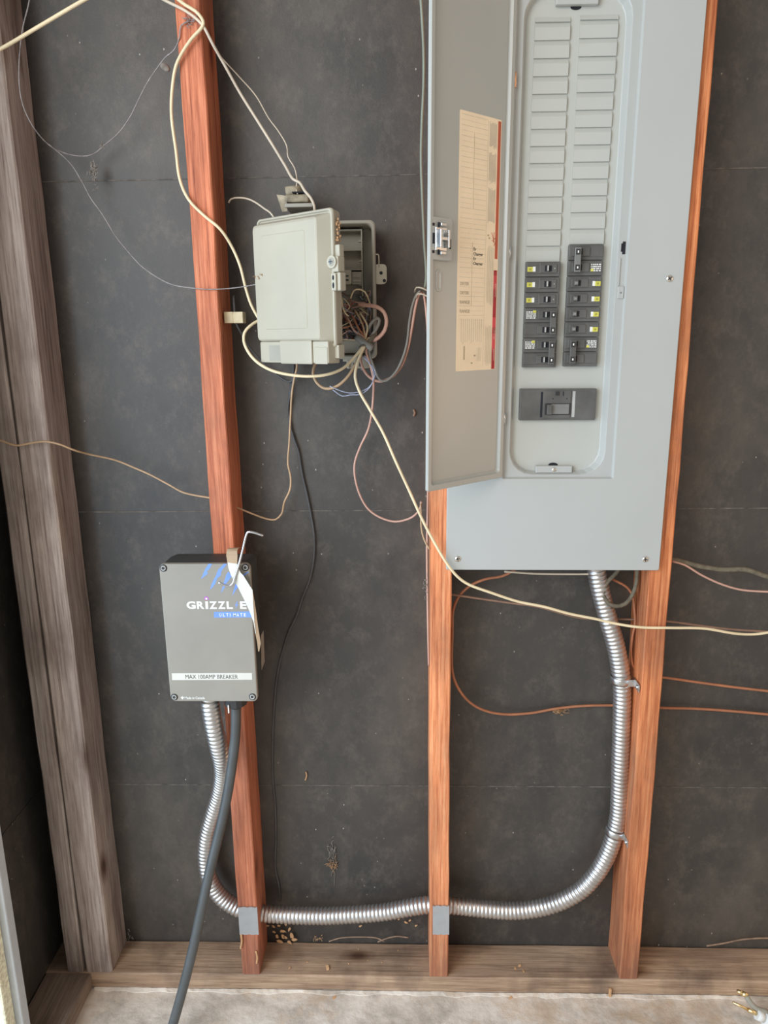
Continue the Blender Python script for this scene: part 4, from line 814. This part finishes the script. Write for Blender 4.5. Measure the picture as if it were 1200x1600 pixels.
# ------------------------------------------------------------------ plug with brass prongs at the lower right
pl = thing('brass_pronged_plug', H(1190, 1588, Y=-0.035), 'white plug with brass prongs at the bottom right corner, tips touching the sill plate', 'plug')
def P3(a, b, y): return H(a, b, Y=y)
m = MB(); m.cyl(P3(1182, 1585, -.06), P3(1193, 1590, -.062), 0.0100, 18); m.cyl(P3(1193, 1590, -.062), P3(1206, 1596, -.064), 0.012, 18); part('plug_body', m, M['white'], pl)
m = MB(); m.cyl(P3(1145, 1566, -.045), P3(1171, 1578.5, -.055), 0.0024, 10, 0.0030); m.cyl(P3(1169, 1577.5, -.055), P3(1182, 1584, -.06), 0.0042, 12); part('prong', m, M['brass'], pl)
m = MB(); m.cyl(P3(1151, 1548, -.030), P3(1160, 1552, -.036), 0.0036, 12, 0.0046); m.cyl(P3(1159.5, 1551.8, -.036), P3(1168, 1556, -.040), 0.0054, 12); part('prong', m, M['brass'], pl)
m = MB(); m.tube([P3(1166, 1556, -.040), P3(1172, 1566, -.046), P3(1182, 1576, -.053), P3(1200, 1582, -.058)], 0.0055, 12); part('prong_arm', m, M['beige_in'], pl)

# ------------------------------------------------------------------ dirt, chips, twigs, webs
def chip_mb(c, s, rn, flat=True):
    m = MB(); ax = Matrix.Rotation(rn.uniform(0, 6.28), 3, 'Z') @ Matrix.Rotation(rn.uniform(-0.7, 0.7), 3, 'X')
    if not flat: ax = Matrix.Rotation(math.pi/2, 3, 'X') @ Matrix.Rotation(rn.uniform(0, 6.28), 3, 'Z')
    n = 6; a = [ax @ Vector((s*rn.uniform(0.5, 1.1)*math.cos(t), s*0.6*rn.uniform(0.5, 1.1)*math.sin(t), 0.12*s*math.sin(3*t))) for t in [2*math.pi*i/n for i in range(n)]]
    o = ax @ Vector((0, 0, 0.0009)); m.loft([[c+v for v in a], [c+v+o for v in a]])
    mz_ = min(v.z for v in m.v)
    return m, mz_
rn = random.Random(21)
heap = [(436, 1446), (447, 1443), (441, 1455), (452, 1452), (433, 1463), (446, 1464), (456, 1461), (438, 1471), (460, 1468), (428, 1456), (452, 1472), (442, 1463)]
for a, b in heap:
    c = H(a, b, Y=0.080); m, mz_ = chip_mb(c, rn.uniform(0.0055, 0.0105), rn, False)
    single('wood_chip', m, M['chip'], 'pale wood chip in the small heap against the wall right of the left stud', 'wood chip', 'wood chips heaped beside the left stud')
for a, b, s in ((418, 1446, .006), (427, 1447, .006), (466, 1441, .004), (452, 1441, .004)):
    m, _ = chip_mb(H(a, b, Y=0.084), s, rn, False); single('wood_chip', m, M['chip'], 'pale wood chip stuck to the wall just below the conduit beside the left stud', 'wood chip', 'wood chips under the conduit near the left stud')
for a, b, s in ((563, 1447, .005), (623, 1436, .004), (634, 1441, .006), (640, 1438, .004), (650, 1446, .004)):
    m, _ = chip_mb(H(a, b, Y=0.084), s, rn, False); single('wood_chip', m, M['chip'], 'small pale wood chip on the wall below the conduit, left of the middle stud', 'wood chip', 'wood chips below the conduit left of the middle stud')
def on_plate(a, b, s, lab, grp=None, zz=PT):
    c = H(a, b, Z=zz+0.002); m, mz_ = chip_mb(c, s, rn)
    for v in m.v: v.z += zz-mz_-0.0002
    single('wood_chip', m, M['chip'], lab, 'wood chip', grp)
on_plate(512, 1512, .010, 'largest pale wood chip lying on the sill plate between left and middle studs')
on_plate(452, 1512, .004, 'small wood chip on the sill plate just right of the left stud')
on_plate(480, 1502, .003, 'tiny wood crumb on the sill plate', 'crumbs on the sill plate'); 
for a, b in ((545, 1505), (575, 1500), (597, 1503), (640, 1512), (560, 1482), (622, 1484)): on_plate(a, b, .0022, 'tiny wood crumb on the sill plate', 'crumbs on the sill plate')
for a, b in ((805, 1512), (818, 1516), (812, 1508)): on_plate(a, b, .005, 'pale wood shaving on the sill plate between middle and right studs', 'shavings right of the middle stud')
on_plate(522, 1558, .007, 'wood chip lying on the concrete below the middle of the left bay', zz=0.0)
on_plate(798, 1558, .006, 'wood chip lying on the concrete in front of the right bay', zz=0.0)
c = H(953, 1553, Y=-0.006); m = MB(); m.box(c.x-0.0028, c.x+0.0028, -0.0085, -0.0035, 0.0, 0.020, bev=0.001); single('wood_chip', m, M['chip'], 'upright orange splinter leaning on the sill plate near the right stud', 'wood chip')
for pts, lab in (([(376, 1482), (378, 1470), (377, 1460)], 'pale splinter standing at the left edge of the left stud below the nail plate'), ([(401, 1505), (402, 1496), (400, 1486)], 'ragged pale splinter on the front of the left stud')):
    m = MB(); m.tube([H(a, b, Y=-0.0025) for a, b in pts], 0.0022, 6, 0.002); single('splinter', m, M['chip'], lab, 'splinter')
wire('dry_twig', 'bark', 0.0013, [(514, 1471, .07), (530, 1466, .07), (560, 1464, .07), (590, 1466, .07), (600, 1471, .066)], 'thin dry twig at the wall foot midway between left and middle studs', 'twig', 'dry twigs')
wire('dry_twig', 'bark', 0.0015, [(590, 1472, .066), (605, 1466, .07), (620, 1463, .072), (638, 1465, .072)], 'reddish dry twig at the foot of the wall close to the middle stud', 'twig', 'dry twigs')
wire('dry_twig', 'bark', 0.0018, [(1104, 1478, .07), (1130, 1474, .075), (1160, 1468, .08), (1185, 1466, .08), (1215, 1466, .08)], 'long pale dry twig at the foot of the wall at the far right', 'twig', 'dry twigs')
def nest(cx, cy, Y, r, n, lab, rr=0.0005, tall=1.0, seed=1, mat='web'):
    rn = random.Random(seed); m = MB(); c = H(cx, cy, Y=Y)
    for k in range(n):
        a = c+Vector((rn.gauss(0, r), rn.gauss(0, r*0.4), rn.gauss(0, r*tall))); b = a+Vector((rn.gauss(0, r), rn.gauss(0, r*0.3), rn.gauss(0, r*tall))); cc = (a+b)/2+Vector((rn.gauss(0, r*.5), 0, rn.gauss(0, r*.5)))
        m.tube([a, cc, b], rr, 4, 0.004)
    return single('cobweb_clump', m, M[mat], lab, 'cobweb')
nest(146, 266, .06, .0030, 60, 'dusty cobweb clump hanging from the sagging string', rr=0.0007, tall=1.9, seed=2)
nest(151, 293, .06, .0022, 10, 'tiny cobweb scrap dangling below the larger clump on the string', seed=3)
nest(159, 229, .06, .0020, 30, 'small fluff knot on the sagging string', seed=4)
m = MB(); c = H(258, 105, Y=.05); bm = bmesh.new(); bmesh.ops.create_uvsphere(bm, u_segments=14, v_segments=8, radius=1)
R_ = Matrix.Rotation(0.6, 3, 'Y'); bm.verts.index_update(); m.add([c+R_ @ Vector((v.co.x*0.0095, v.co.y*0.005, v.co.z*0.0060)) for v in bm.verts], [tuple(v.index for v in f.verts) for f in bm.faces], True); bm.free()
single('cocoon', m, M['web'], 'grey oval insect cocoon hanging by the string near the left stud', 'cocoon')
nest(298, 32, -.004, .004, 16, 'dark cobweb tuft on the front of the left stud where cables cross', seed=6, mat='string')
nest(520, 1340, .087, .004, 26, 'dusty brown web streak on the lower wall between left and middle studs', tall=5.0, seed=7)
nest(520, 1352, .086, .0045, 30, 'clump of brown dirt at the foot of the web streak', tall=1.5, seed=8, mat='rust')
nest(665, 915, .002, .003, 12, 'cobweb scrap on the left edge of the middle stud beside the panel foot', tall=3, seed=9)
nest(497, 1466, .075, .004, 12, 'pale straw bits at the wall foot left of the thin twig', seed=12, mat='chip')
nest(873, 1112, .083, .006, 40, 'rusty crumb patch clinging under the orange-brown cable in the right bay', tall=0.35, seed=13, mat='rust')
nest(202, 1462, .07, .003, 12, 'wispy cobweb at the foot of the corner stud', tall=3.0, seed=15)
m = MB(); m.tube([H(478, 1206, Y=.087), H(479, 1212, Y=.085), H(477, 1219, Y=.086)], 0.0014, 6, 0.002); single('insect_case', m, M['chip'], 'small orange insect case on the wall above the web streak', 'insect case')
m = MB(); m.tube([H(646, 640, Y=.087), H(648, 645, Y=.085), H(646, 650, Y=.087)], 0.0020, 6, 0.002); single('insect_case', m, M['bark'], 'small brown insect case on the wall left of the open panel door', 'insect case')
